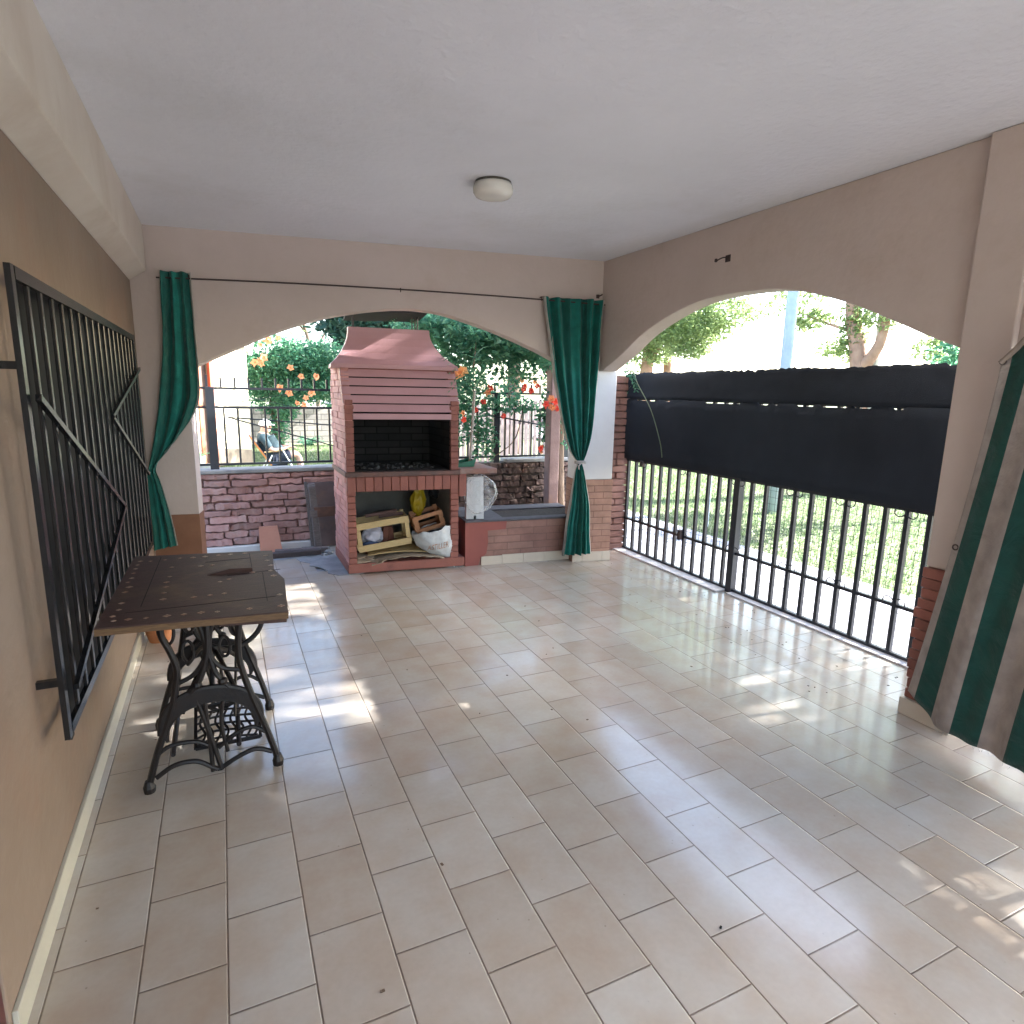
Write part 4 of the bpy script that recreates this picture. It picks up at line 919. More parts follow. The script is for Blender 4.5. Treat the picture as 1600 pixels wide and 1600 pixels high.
# dappled garden: high canopy that shades parts of lawn and yard (real tree standing to the side of the garden)
# ---- person in a reclining garden chair
gc = empty('garden_chair', (.8, 11.9, 0), 0, 'reclining white framed garden chair with orange wooden back under the seated man', 'chair')
for dy in (-.24, .24):
    y = 11.9+dy
    mb = MB(); mb.bar((.42, y, .60), (.74, y, .10), .028, .075, up=(0, 1, 0)); under(gc, mb.done('back_rail', M_chairwood))
    mb = MB(); mb.tube([(.60, y, -.03), (.76, y, .28)], .011, 8); under(gc, mb.done('leg', M_chairmetal))
    mb = MB(); mb.tube([(1.14, y, -.03), (.94, y, .36)], .011, 8); under(gc, mb.done('leg', M_chairmetal))
    mb = MB(); mb.tube([(.63, y, .33), (.96, y, .37)], .013, 8); under(gc, mb.done('armrest', M_pine))
mb = MB(); mb.tube([(.62, 11.66, -.02), (.62, 12.14, -.02)], .011, 8); mb.tube([(1.13, 11.66, -.02), (1.13, 12.14, -.02)], .011, 8); under(gc, mb.done('floor_bar', M_chairmetal))
mb = MB()
mb.prism([(.44, 11.67, .60), (.76, 11.67, .12), (1.08, 11.67, .17), (1.08, 11.67, .155), (.755, 11.67, .10), (.425, 11.67, .59)], Vector((0, .46, 0)))
under(gc, mb.done('sling', M_bluecloth))
def skinfig(name, joints, edges, m, parent, sub=2, root=0):
    me = bpy.data.meshes.new(name); me.from_pydata([j[0] for j in joints], edges, [])
    o = link(name, me, m, parent)
    md = o.modifiers.new('skin', 'SKIN'); md.use_smooth_shade = True
    sv = me.skin_vertices[0].data
    for i, j in enumerate(joints):
        sv[i].radius = j[1] if hasattr(j[1], '__len__') else (j[1], j[1]); sv[i].use_root = (i == root)
    md2 = o.modifiers.new('sub', 'SUBSURF'); md2.levels = sub; md2.render_levels = sub
    return o
man = empty('person', (.84, 11.9, .2), 0, 'man in a white cap, dark teal shirt and navy shorts reclining in a garden chair', 'person')
Y0 = 11.9
J = [((.85, Y0, .23), (.13, .15)),       # 0 pelvis
     ((.76, Y0, .38), (.125, .15)), ((.67, Y0, .52), (.12, .165)), ((.63, Y0, .60), (.07, .13)),   # 1-3 spine
     ((.645, Y0, .655), .055), ((.675, Y0, .69), .065), ((.685, Y0, .765), (.085, .078)), ((.675, Y0, .835), (.07, .065)),   # 4 neck 5-7 head
     ((.77, Y0, .70), .022)]           # 8 chin / jaw forward
E_ = [(0, 1), (1, 2), (2, 3), (3, 4), (4, 5), (5, 6), (6, 7), (5, 8)]
for sg in (-1, 1):
    b = len(J)
    J += [((.62, Y0+sg*.17, .575), .058), ((.76, Y0+sg*.23, .36), .042), ((.90, Y0+sg*.2, .365), .036), ((1.03, Y0+sg*.13, .40), .025), ((1.09, Y0+sg*.11, .41), (.018, .034))]
    E_ += [(3, b), (b, b+1), (b+1, b+2), (b+2, b+3), (b+3, b+4)]
    for f_ in range(4):
        k = len(J); dy = (f_-1.5)*.019; ln_ = (.055, .065, .06, .048)[f_]
        J += [((1.125, Y0+sg*.11+dy, .408), .0085), ((1.125+ln_*.6, Y0+sg*.11+dy*1.1, .398), .008), ((1.125+ln_, Y0+sg*.11+dy*1.1, .378), .007)]
        E_ += [(b+4, k), (k, k+1), (k+1, k+2)]
    k = len(J); J += [((1.085, Y0+sg*.11-sg*.036, .40), .0095), ((1.12, Y0+sg*.11-sg*.052, .388), .008)]; E_ += [(b+4, k), (k, k+1)]
    h = len(J)
    J += [((.88, Y0+sg*.10, .21), .09), ((1.06, Y0+sg*.13, .27), .07), ((1.21, Y0+sg*.13, .27), .058), ((1.25, Y0+sg*.13, .10), .05), ((1.24, Y0+sg*.13, .0), .034), ((1.26, Y0+sg*.13, -.005), .032), ((1.36, Y0+sg*.14, -.012), (.022, .036))]
    E_ += [(0, h), (h, h+1), (h+1, h+2), (h+2, h+3), (h+3, h+4), (h+4, h+5), (h+5, h+6)]
body = skinfig('body', J, E_, M_skin, None); under(man, body)
def addnose():
    mb = MB(); mb.lathe([(.004, .03), (.011, .012), (.016, -.012), (.006, -.02)], (.772, Y0, .76), 8); return mb.done('nose', M_skin, smooth=True)
under(man, addnose())
mb = MB()
for sg in (-1, 1):
    r = bmesh.ops.create_uvsphere(mb.bm, u_segments=8, v_segments=6, radius=.009); bmesh.ops.translate(mb.bm, vec=(.755, Y0+sg*.03, .78), verts=r['verts'])
under(man, mb.done('eye', M_glassdark, smooth=True))
mb = MB()
for sg in (-1, 1):
    r = bmesh.ops.create_uvsphere(mb.bm, u_segments=8, v_segments=6, radius=.022); bmesh.ops.scale(mb.bm, vec=(.8, .4, 1.2), verts=r['verts']); bmesh.ops.translate(mb.bm, vec=(.665, Y0+sg*.082, .755), verts=r['verts'])
under(man, mb.done('ear', M_skin, smooth=True))
sh = [((.84, Y0, .27), (.155, .175)), ((.76, Y0, .395), (.16, .18)), ((.67, Y0, .53), (.15, .19)), ((.625, Y0, .61), (.10, .155)), ((.635, Y0, .665), .070)]
se = [(0, 1), (1, 2), (2, 3), (3, 4)]
for sg in (-1, 1): b = len(sh); sh += [((.62, Y0+sg*.17, .58), .075), ((.69, Y0+sg*.205, .47), .068), ((.745, Y0+sg*.225, .385), .06)]; se += [(3, b), (b, b+1), (b+1, b+2)]
under(man, skinfig('shirt', sh, se, M_shirt, None, root=1))
st = [((.85, Y0, .24), (.14, .165))]; se = []
for sg in (-1, 1): b = len(st); st += [((.89, Y0+sg*.105, .215), .102), ((1.03, Y0+sg*.13, .262), .088), ((1.10, Y0+sg*.13, .272), .086)]; se += [(0, b), (b, b+1), (b+1, b+2)]
under(man, skinfig('shorts', st, se, M_shorts, None))
mb = MB(); r = bmesh.ops.create_uvsphere(mb.bm, u_segments=20, v_segments=12, radius=.11)
for v in r['verts']:
    v.co.z = max(v.co.z, -.012); v.co = Vector((v.co.x*.95, v.co.y*.86, v.co.z*.95))
bmesh.ops.translate(mb.bm, vec=(.68, Y0, .797), verts=r['verts'])
mb.prism([(.75, Y0-.075, .797), (.83, Y0-.05, .79), (.845, Y0, .788), (.83, Y0+.05, .79), (.75, Y0+.075, .797)], Vector((0, 0, .01)))
under(man, mb.done('cap', M_cap, smooth=False))
# ================================================================== gate
GX = 3.42
gate = empty('iron_gate', (GX, 3.1, 0), 0, 'long black iron gate with wire mesh below the dark netting, along the street', 'gate')
y0g, y1g = -1.6, 4.80
for z, w in ((.018, .022), (.305, .020), (.862, .022), (1.415, .014), (1.60, .018)):
    mb = MB(); mb.b(GX-w/2-.003, GX+w/2+.003, y0g, y1g, z-w/2, z+w/2); under(gate, mb.done('rail', M_iron))
def vbar(y, z0, z1, w=.017):
    mb = MB(); mb.b(GX-w/2, GX+w/2, y-w/2, y+w/2, z0, z1); return mb
ys = [4.755-.118*i for i in range(11)]+[3.47]
yr = [3.245-.1245*i for i in range(38) if 3.245-.1245*i > y0g]
for y in ys+yr:
    under(gate, vbar(y, .030, 1.60, .0245).done('bar', M_iron))
for y in (3.372, 1.15, -.6):
    mb = MB(); mb.b(GX-.032, GX+.025, y-.028, y+.028, -.001, 1.62, bev=.003); under(gate, mb.done('post', M_iron))
def scroll(y, z, sgz, s=.042):
    mb = MB()
    for sg in (-1, 1):
        pts = []
        for k in range(22):
            a = k/21*4.4; r = s*(1-.62*k/21)
            pts.append((GX-.018, y+sg*(s*.98-r*math.cos(a)), z+sgz*(r*math.sin(a)*1.0)))
        mb.tube(pts, .0034, 6)
    return mb.done('scroll', M_iron)
for y in ([4.53, 3.95, 3.372] + [yr[3]-.0, yr[6], yr[9], yr[13], yr[17], yr[20], yr[24], yr[28]]):
    under(gate, scroll(y, .318, 1)); under(gate, scroll(y, .848, -1))
def meshpanel(ya, yb, z0, z1, st=.047):
    mb = MB(); x = GX+.018; y = ya
    while y < yb: mb.b(x-.0009, x+.0009, y-.001, y+.001, z0, z1); y += st
    z = z0
    while z < z1: mb.b(x-.0009, x+.0009, ya, yb, z-.001, z+.001); z += st
    return mb.done('wire_mesh', M_iron)
under(gate, meshpanel(y0g, 3.34, .02, .86)); under(gate, meshpanel(3.40, 4.78, .02, .44))
mb = MB(); mb.b(GX-.05, GX-.02, 3.93, 3.96, .28, .36); mb.b(GX-.04, GX-.015, 4.50, 4.54, .82, .87); under(gate, mb.done('latch', M_rust))
# netting: upper and lower strips with a ragged slit
def netting(name, za, zb, label, ragged_top, seed):
    random.seed(seed); P_ = []; n = 300
    for i in range(n+1):
        y = 4.81-(4.81-y0g)*i/n
        rag = 0.012*noise.noise(Vector((y*9, seed, 0)))+.014*noise.noise(Vector((y*31, seed, 2)))-.006*abs(math.sin(y*4.2))
        top = zb+(rag*1.1 if ragged_top else (-.004 if noise.noise(Vector((y*14, 5.5, 0))) > .02 else .012))
        bot = za+.006*noise.noise(Vector((y*5, seed, 8))) + (0 if ragged_top else 0)
        P_.append([Vector((GX-.050+.012*noise.noise(Vector((y*2.3, z*2, seed)))+.004*noise.noise(Vector((y*11, z*5, seed))), y, bot+(top-bot)*j/8)) for j, z in enumerate(np.linspace(0, 1, 9))])
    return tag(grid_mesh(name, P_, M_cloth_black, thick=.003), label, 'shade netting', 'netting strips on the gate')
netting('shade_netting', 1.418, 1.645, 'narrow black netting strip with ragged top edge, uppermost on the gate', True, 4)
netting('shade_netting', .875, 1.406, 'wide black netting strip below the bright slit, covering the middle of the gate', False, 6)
# white threshold strips
mb = MB(); mb.b(3.30, 3.428, 3.40, 4.80, .0005, .012, bev=.002); mb.b(3.345, 3.428, -1.6, 3.342, .0005, .010, bev=.002)
tag(mb.done('threshold', M_white), kind='structure')
# tendril over the gate
td = empty('vine_tendril', (3.36, 4.66, 1.6), 0, 'single pale vine shoot with a few leaves dangling over the netting by the pier', 'vine')
mb = MB(); mb.tube(spline([(3.37, 4.80, 1.66), (3.34, 4.66, 1.66), (3.33, 4.57, 1.55), (3.33, 4.36, 1.33), (3.33, 4.21, 1.07), (3.33, 4.17, .94)], 5), .004, 6)
under(td, mb.done('stem', leafmat('pale_stem', (.25, .32, .22), (.3, .36, .26))))
mb = MB()
for p in ((3.36, 4.78, 1.68), (3.35, 4.70, 1.66), (3.34, 4.66, 1.60), (3.35, 4.74, 1.62), (3.34, 4.64, 1.56), (3.36, 4.8, 1.74)):
    for q in range(3): frond(mb, p, (random.uniform(-.5, .2), random.uniform(-1, 1), random.uniform(-.8, .6)), .07, 3, .035)
under(td, mb.done('leaf', M_leafvine))
# ================================================================== street
pole = MB(); pole.tube([(6.53, 5.85, -.06), (6.53, 5.85, 3.0), (6.53, 5.85, 7.5)], [.072, .069, .06], 16)
tag(pole.done('utility_pole', M_pole, smooth=True), 'straight blue grey utility pole on the verge beyond the gate', 'pole')
mb = MB(); mb.tube([(5.03, 5.41, -.06), (5.03, 5.41, .62)], .02, 10)
tag(mb.done('short_post', M_pole), 'short pale blue post seen between the gate bars, left of the pole', 'post')
mb = MB(); mb.tube([(9.1, 6.47, -.06), (9.1, 6.47, 5.5)], .045, 8)
tag(mb.done('thin_post', M_stick), 'thin pale wooden post beside the forked street tree', 'post')
tree('street_tree', 'forked ivy-covered street tree to the right of the utility pole', (9, 6.55, 0),
     [(9, 6.66, -.1), (9, 6.62, 1.5), (9, 6.72, 2.2), (9.0, 6.90, 2.9), (9, 7.0, 4.5)], .17,
     [(9, 7.65, 2.72, .15, .4, .15, .5), (9, 6.85, 2.5, .14, .2, .4, .6), (9, 6.2, 2.75, .2, .5, .22, .6), (9.2, 8.2, 3.1, .3, .5, .25, .4), (9.5, 6.5, 4.6, 1.7, 2.0, .9, 7), (9, 5.4, 2.15, .3, .35, .18, .5), (9.3, 4.4, 4.3, 1.2, 1.4, .7, 4), (9, 7.1, 2.25, .1, .3, .12, .2)], M_leafstreet, 17000, .055, M_barkpink, 'trees along the street',
     limbs=[([(9, 6.63, 1.9), (9.0, 6.38, 2.25), (9, 6.28, 2.8), (9, 6.0, 4.2)], .10), ([(9, 6.72, 2.45), (9, 7.2, 2.6), (9, 7.9, 2.88)], .035)], seed=14)
tree('street_tree', 'leaning street tree with pinkish trunk at the left end of the gate arch', (9.5, 12.5, 0),
     [(9.2, 12.35, -.1), (9.1, 12.2, 1.6), (9.0, 12.0, 2.4), (9, 11.9, 4)], .20,
     [(9, 11.3, 2.85, .6, .9, .28, 2.6), (8.8, 10.4, 2.80, .5, .8, .38, 2.6), (8.7, 10.2, 2.35, .25, .4, .14, .5), (9, 9.5, 3.05, .4, .6, .25, .8), (9, 12.3, 2.6, .3, .5, .4, 1.2), (9, 11.6, 2.35, .3, .3, .2, .4), (9, 11, 4.4, 1.6, 2.2, 1.0, 6)], M_leafstreet, 22000, .055, M_barkpink, 'trees along the street',
     limbs=[([(9.0, 12.1, 2.0), (9, 11.7, 2.4), (9, 11.0, 3.2)], .06)], seed=15)
tree('street_tree', 'stout street tree trunk glimpsed between the leaning tree and the pole', (9.3, 11.6, 0),
     [(9.6, 12.0, -.1), (9.55, 11.95, 1.5), (9.5, 11.9, 3), (9.5, 11.8, 5)], .14,
     [(9.8, 12.3, 4.6, 1.2, 1.3, .8, 3)], M_leafstreet, 4000, .06, M_barkpink, 'trees along the street', seed=16)
tree('street_tree', 'tall shade tree on the verge opposite the gate, crown above the frame', (10.5, .8, 0),
     [(10.8, .8, -.1), (10.8, .8, 2.5), (10.6, 1.0, 4.5), (10.4, 1.2, 6.5)], .16, 
     [(9.9, 2.6, 4.75, .4, 1.4, .38, 12), (10.2, .3, 4.35, .4, .55, .32, 1.5), (9.9, 1.0, 5.7, .4, .4, .25, 1.0), (10.2, -.7, 4.2, .6, .35, .5, 1.2), (9.9, 4.5, 5.9, .5, .7, .7, 9), (10.2, 2.4, 6.9, .5, 1.5, .3, 3), (9.9, 2.3, 5.8, .35, .75, .32, 1.7), (9.9, 2.6, 4.05, .4, 1.4, .16, 3.0), (9.9, .0, 5.3, .4, .8, .45, 6), (9.9, -1.3, 5.2, .4, .8, .6, 4), (10.2, .2, 4.35, .2, .5, .3, 1.0)], M_leafstreet, 46000, .075, M_bark, 'trees along the street', seed=17)
tree('shrub', 'leafy dark shrub outside the right end of the gate', (8.2, 4.6, 0), [(8.2, 4.75, -.05), (8.2, 4.75, 1.2), (8.2, 4.7, 2.1)], .05,
     [(8.2, 4.55, 2.0, .3, .45, .22, 2), (8.2, 4.75, 1.4, .3, .3, .5, 1)], M_leafvine, 1700, .055, M_bark, None, cat='shrub', seed=18)
# grass blades near the pavement
rng = np.random.default_rng(2)
def blades(name, x0, x1, y0, y1, n, z, h=.05):
    x = rng.uniform(x0, x1, n); y = rng.uniform(y0, y1, n); a = rng.uniform(0, 6.28, n); hh = h*rng.uniform(.5, 1.4, n); w = .006
    b0 = np.stack([x-np.cos(a)*w, y-np.sin(a)*w, np.full(n, z)], 1); b1 = np.stack([x+np.cos(a)*w, y+np.sin(a)*w, np.full(n, z)], 1)
    tp = np.stack([x+rng.normal(0, .02, n), y+rng.normal(0, .02, n), z+hh], 1)
    V = np.stack([b0, b1, tp], 1).reshape(-1, 3); me = bpy.data.meshes.new(name); me.vertices.add(n*3); me.vertices.foreach_set('co', V.ravel())
    me.loops.add(n*3); me.loops.foreach_set('vertex_index', np.arange(n*3)); me.polygons.add(n)
    me.polygons.foreach_set('loop_start', np.arange(n)*3); me.polygons.foreach_set('loop_total', np.full(n, 3)); me.update()
    return tag(link(name, me, M_grassblade), kind='stuff')
blades('grass', 4.70, 9.2, -3, 12, 60000, -.06)
blades('grass', -1.5, 3.4, 6.4, 17, 40000, -.03)
# ================================================================== curtain rod, curtains
def rodpt(x): return BW(x, 2.165+.012*math.sin((x+.3)/3.2*math.pi)*0, -.035)
cr_ = empty('curtain_rod', BW(1.2, 2.17, -.03), 0, 'thin dark rod spanning the wall above the back arch', 'curtain rod')
mb = MB(); pts = [BW(-.34+3.26*t, 2.172+.022*(1-(2*t-1)**2)-.006*t, -.04) for t in np.linspace(0, 1, 14)]; mb.tube(pts, .0055, 8); under(cr_, mb.done('rod', M_rust))
for x in (-.14, 1.273, 2.36):
    mb = MB(); mb.tube([BW(x, 2.20, .0), BW(x, 2.198, -.045), BW(x, 2.17, -.045)], .004, 6); under(cr_, mb.done('bracket', M_rust))
WHT = (.58, .57, .52)
g1 = GREEN; g2 = GREEND
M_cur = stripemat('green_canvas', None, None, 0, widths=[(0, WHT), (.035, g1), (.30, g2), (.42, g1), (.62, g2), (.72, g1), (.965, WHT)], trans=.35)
M_curL = stripemat('green_canvas_shaded', None, None, 0, widths=[(0, WHT), (.03, g2), (.35, g1), (.55, g2), (.93, WHT)], trans=.15)  # darker copy of the green canvas, shade put into its colours
def curtain(name, label, rows, m, folds, amp, uvshift=0, nu=90, normal=(-.169, -.9856, 0)):
    """rows: list of (z, xleft, xright, tightness, dz) along the back wall; folded cloth between left and right edges"""
    nrm = Vector(normal); P_ = []
    nz_ = 60
    zs = [r[0] for r in rows]
    def interp(t, k):
        return float(np.interp(t, np.linspace(0, 1, len(rows)), [r[k] for r in rows]))
    # smooth via spline
    keys = spline([Vector((r[1], r[2], r[0])) for r in rows], 10); tk = spline([Vector((r[3], r[4], 0)) for r in rows], 10)
    for i in range(nu+1):
        u = i/nu; col = []
        for k, kv in enumerate(keys):
            x = kv.x+(kv.y-kv.x)*u; w = abs(kv.y-kv.x)
            a = amp*tk[k].x*(.6+.4*math.sin(3.1*u*3+k*.02))
            off = .045+a*math.sin(u*folds*2*math.pi+.3*math.sin(k*.12))+.35*a*math.sin(u*folds*4.7+k*.05)
            p = BW(x, kv.z+tk[k].y*(u-.5), -off)
            p += Vector(noise.noise_vector(Vector((u*7, kv.z*5, amp*90))))*.007*min(1, w*6)
            col.append(p)
        P_.append(col)
    c = empty(name, P_[nu//2][-1], 0, label, 'curtain', 'green curtains on the back arch rod')
    under(c, grid_mesh('cloth', P_, m, thick=.002))
    return c
cR = curtain('curtain', 'green canvas curtain knotted with white cord at the corner column, hanging to the floor',
    [(2.20, 2.37, 2.885, 1, 0), (2.0, 2.40, 2.875, 1.1, 0), (1.75, 2.44, 2.865, 1.15, 0), (1.45, 2.50, 2.85, 1.15, 0), (1.15, 2.575, 2.835, 1.1, 0), (.98, 2.64, 2.80, .9, 0), (.895, 2.70, 2.765, .6, 0), (.865, 2.71, 2.755, .5, 0), (.80, 2.69, 2.775, .7, 0), (.55, 2.66, 2.83, 1, 0), (.25, 2.62, 2.855, 1.1, 0), (.075, 2.60, 2.87, 1.1, 0)],
    M_cur, 5.5, .032)
mb = MB()
for dz, r in ((0, .048), (.012, .046)): mb.lathe([(r, -.006), (r+.007, 0), (r, .006)], BW(2.733, .880+dz, -.05), 16)
mb.tube(spline([BW(2.72, .875, -.10), BW(2.70, .86, -.11), BW(2.705, .83, -.105)]), .005, 6)
under(cR, mb.done('tie_cord', M_cord))
cL = curtain('curtain', 'shaded green curtain swept aside and tied back behind the window grille',
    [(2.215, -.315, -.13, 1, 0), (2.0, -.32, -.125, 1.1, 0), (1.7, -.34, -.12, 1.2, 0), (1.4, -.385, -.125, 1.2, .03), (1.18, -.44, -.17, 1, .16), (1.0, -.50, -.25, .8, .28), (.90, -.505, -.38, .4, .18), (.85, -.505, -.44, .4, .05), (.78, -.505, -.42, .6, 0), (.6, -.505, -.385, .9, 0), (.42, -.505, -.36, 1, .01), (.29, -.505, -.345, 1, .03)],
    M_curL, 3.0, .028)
# striped curtain by the pilaster: gathered at a corner hook, fanning out to the floor
G_ = (.007, .070, .056); W_ = (.40, .345, .315)
M_str = stripemat('green_and_cream_awning_stripe', None, None, 0, widths=[(0, W_), (.045, G_), (.165, W_), (.315, G_), (.49, W_), (.665, G_), (.84, W_)], trans=.12)
nu, nz_ = 90, 50; P_ = []
for i in range(nu+1):
    u = i/nu; col = []
    ty = 1.450-.64*u; tz = 1.60+.52*min(1, u*1.25)**.9
    by = 1.615-.64*u**.92; bz = .145-.085*min(1, u*5)+.03*max(0, u-.45)
    for k in range(nz_+1):
        t = k/nz_
        y = ty+(by-ty)*t**1.15; z = tz+(bz-tz)*t
        x = 2.775-.02*u-.10*math.sin(math.pi*t)*u*.5-.08*t*u + .012*math.sin(u*13+1.2*math.sin(t*2.5))*(.5+.5*t)+.008*math.sin(u*31+t*3)
        col.append(Vector((x, y, z)))
    P_.append(col)
sc_ = empty('striped_curtain', (2.77, 1.3, .1), 0, 'cream and dark green striped canvas curtain with frayed hem at the right edge', 'curtain')
under(sc_, grid_mesh('cloth', P_, M_str, thick=.003))
mb = MB(); hem = [P_[i][0]+Vector((-.006, 0, .004)) for i in range(0, nu+1, 3)]; mb.tube(hem, .011, 8); under(sc_, mb.done('top_hem', mat('hem_canvas', (.33, .27, .23), (.27, .22, .18), 20, .9)))
for p_ in (P_[1][0], P_[2][26]):
    mb = MB()
    pts = [(p_.x-.006, p_.y+.011*math.cos(a), p_.z+.011*math.sin(a)) for a in np.linspace(0, 2*math.pi, 13)]
    mb.tube(pts, .003, 6); under(sc_, mb.done('eyelet', M_rust))
mb = MB()
for k in range(46):
    i = random.randint(int(nu*.22), nu-2); p = P_[i][-1]; mb.tube([p, p+Vector((random.uniform(-.012, .012), random.uniform(-.012, .012), random.uniform(-.02, .004)))], .0008, 4)
under(sc_, mb.done('frayed_thread', M_cord))
# ================================================================== window grille
GZ0, GZ1, GY0, GY1 = .475, 1.742, 1.95, 4.38; GXX = -.45
gr = empty('window_grille', (GXX, 3.1, GZ0), 0, 'large black steel bar grille with zigzag braces fixed in front of the window', 'grille')
mb = MB(); t = .014
mb.b(GXX-t/2, GXX+t/2, GY0, GY0+.030, GZ0, GZ1); mb.b(GXX-t/2, GXX+t/2, GY1-.035, GY1, GZ0, GZ1)
mb.b(GXX-t/2, GXX+t/2, GY0+.039, GY1-.036, GZ1-.032, GZ1); mb.b(GXX-t/2, GXX+t/2, GY0+.039, GY1-.036, GZ0, GZ0+.03)
under(gr, mb.done('frame', M_grille))
nb = 17
for i in range(nb):
    y = GY0+.16+(GY1-GY0-.28)*i/(nb-1)
    mb = MB(); mb.b(GXX-.006, GXX+.004, y-.011, y+.011, GZ0+.031, GZ1-.033, bev=.0015); under(gr, mb.done('bar', M_grille))
for pts in (((2.0, 1.42), (3.27, .91), (2.02, .60)), ((4.36, 1.55), (3.17, 1.32), (4.36, .92))):
    for a, b in zip(pts, pts[1:]):
        mb = MB(); mb.bar((GXX+.020, a[0], a[1]), (GXX+.020, b[0], b[1]), .018, .014, up=(1, 0, 0)); under(gr, mb.done('brace', M_grille))
for y, z in ((1.975, 1.50), (1.975, .64), (4.36, 1.5), (4.36, .64)):
    mb = MB(); mb.b(-.5115, GXX-t/2, y-.009, y+.009, z-.010, z+.010); under(gr, mb.done('bracket', M_grille))
# ================================================================== ceiling lamp, hooks
lm = empty('ceiling_lamp', (1.335, 3.16, CEIL), 0, 'round opal glass lamp with smoky rim fixed to the white ceiling', 'ceiling lamp')
mb = MB(); mb.lathe([(.092, 0), (.095, -.012), (.085, -.016), (.01, -.016)], n=40); mb.done('base', M_lampbase, lm)
mb = MB(); mb.lathe([(.098, -.013), (.103, -.03), (.102, -.052), (.090, -.070), (.06, -.078), (.02, -.081), (.001, -.0815)], n=48); mb.done('shade', M_lampglass, lm, smooth=True)
hk = empty('wall_hook', (2.89, 3.11, 2.29), 0, 'rusty bent hook on the wall above the side arch', 'hook')
mb = MB(); mb.tube(spline([(0, 0, 0), (-.03, 0, .003), (-.05, .012, -.004), (-.055, .035, -.012), (-.05, .05, -.01)]), .004, 6); mb.done('rod', M_rust, hk)
mb = MB(); mb.box((-.05, .05, -.008), (.014, .016, .02), bev=.003); mb.b(-.004, 0, -.02, .02, -.02, .02); mb.done('plate', M_rust, hk)
hk2 = empty('wall_hook', BW(2.845, 2.235), 0, 'small dark hook in the top corner above the knotted curtain', 'hook')
mb = MB(); mb.tube(spline([(0, 0, 0), (0, -.03, 0), (.012, -.045, .008), (.02, -.035, .014)]), .005, 6); mb.box((0, -.004, 0), (.03, .008, .03), bev=.003); mb.done('rod', M_rust, hk2)
# ================================================================== sewing table
tb = empty('sewing_table', (-.10, 2.6, 0), 0, 'old treadle sewing table with ornate cast iron legs and dark inlaid top', 'table')
def TU(o): return under(tb, o)
zt = .745
corners = [(-.385, 2.085), (.155, 2.03), (.176, 2.40), (.150, 2.55), (.165, 2.86), (-.372, 2.95)]
mb = MB(); mb.prism([(x, y, zt-.024) for x, y in corners], Vector((0, 0, .020))); TU(mb.done('edge_core', M_tableedge))
mb = MB(); mb.prism([(x-.001*(x > 0)+.001*(x < 0), y, zt-.0035) for x, y in corners], Vector((0, 0, .0045)))
n_top = len(mb.bm.faces)   # seams of the folding leaf and the machine hatch
for a, b in (((-.02, 2.52), (.172, 2.54)), ((.07, 2.52), (.07, 2.84)), ((.10, 2.16), (.105, 2.52)), ((-.32, 2.2), (.13, 2.20)), ((-.28, 2.25), (-.27, 2.9)), ((-.1, 2.75), (.07, 2.76))):
    mb.bar((*a, zt+.0012), (*b, zt+.0012), .0022, .0012)
n_seam = len(mb.bm.faces); mt_ = mb
mb = MB(); mb.prism([(-.09, 2.545, zt+.0012), (.07, 2.545, zt+.0012), (.07, 2.56, zt+.012), (-.01, 2.56, zt+.016), (-.09, 2.56, zt+.003)], Vector((0, .012, 0))); TU(mb.done('warped_hatch', M_tabletop))
mb = mt_
def motif(x, y, s=.0085):
    if random.random() < .14: return
    x += random.uniform(-.006, .006); y += random.uniform(-.006, .006); s *= random.uniform(.7, 1.15)
    for dx, dy in ((1, 0), (-1, 0), (0, 1), (0, -1)):
        mb.box((x+dx*s*.75, y+dy*s*.75, zt+.0018), (s*.8, s*.8, .0008), rot=Matrix.Rotation(.785, 3, 'Z'))
for i in range(11): motif(-.345+.048*i, 2.135-.004*i)
for i in range(12): motif(-.345+.0*i, 2.18+.062*i)
for i in range(9): motif(.138, 2.13+.08*i)
for i in range(8): motif(-.30+.05*i, 2.85)
for i in range(7): motif(-.22, 2.3+.07*i); 
for i in range(6): motif(-.17+.045*i, 2.29)
for i in range(4): motif(-.12+.05*i, 2.7); motif(-.05+.04*i, 2.44+.03*i)
mb.bm.faces.ensure_lookup_table()
for k_, f_ in enumerate(mb.bm.faces): f_.material_index = 0 if k_ < n_top else (1 if k_ < n_seam else 2)
top_ = TU(mb.done('tabletop', M_tabletop)); top_.data.materials.append(M_soot); top_.data.materials.append(M_inlay)
mb = MB(); mb.prism([(-.05, 2.08, zt-.040), (.15, 2.055, zt-.045), (.165, 2.14, zt-.045), (.0, 2.30, zt-.040)], Vector((0, 0, .012))); TU(mb.done('folding_leaf', M_tabletop))
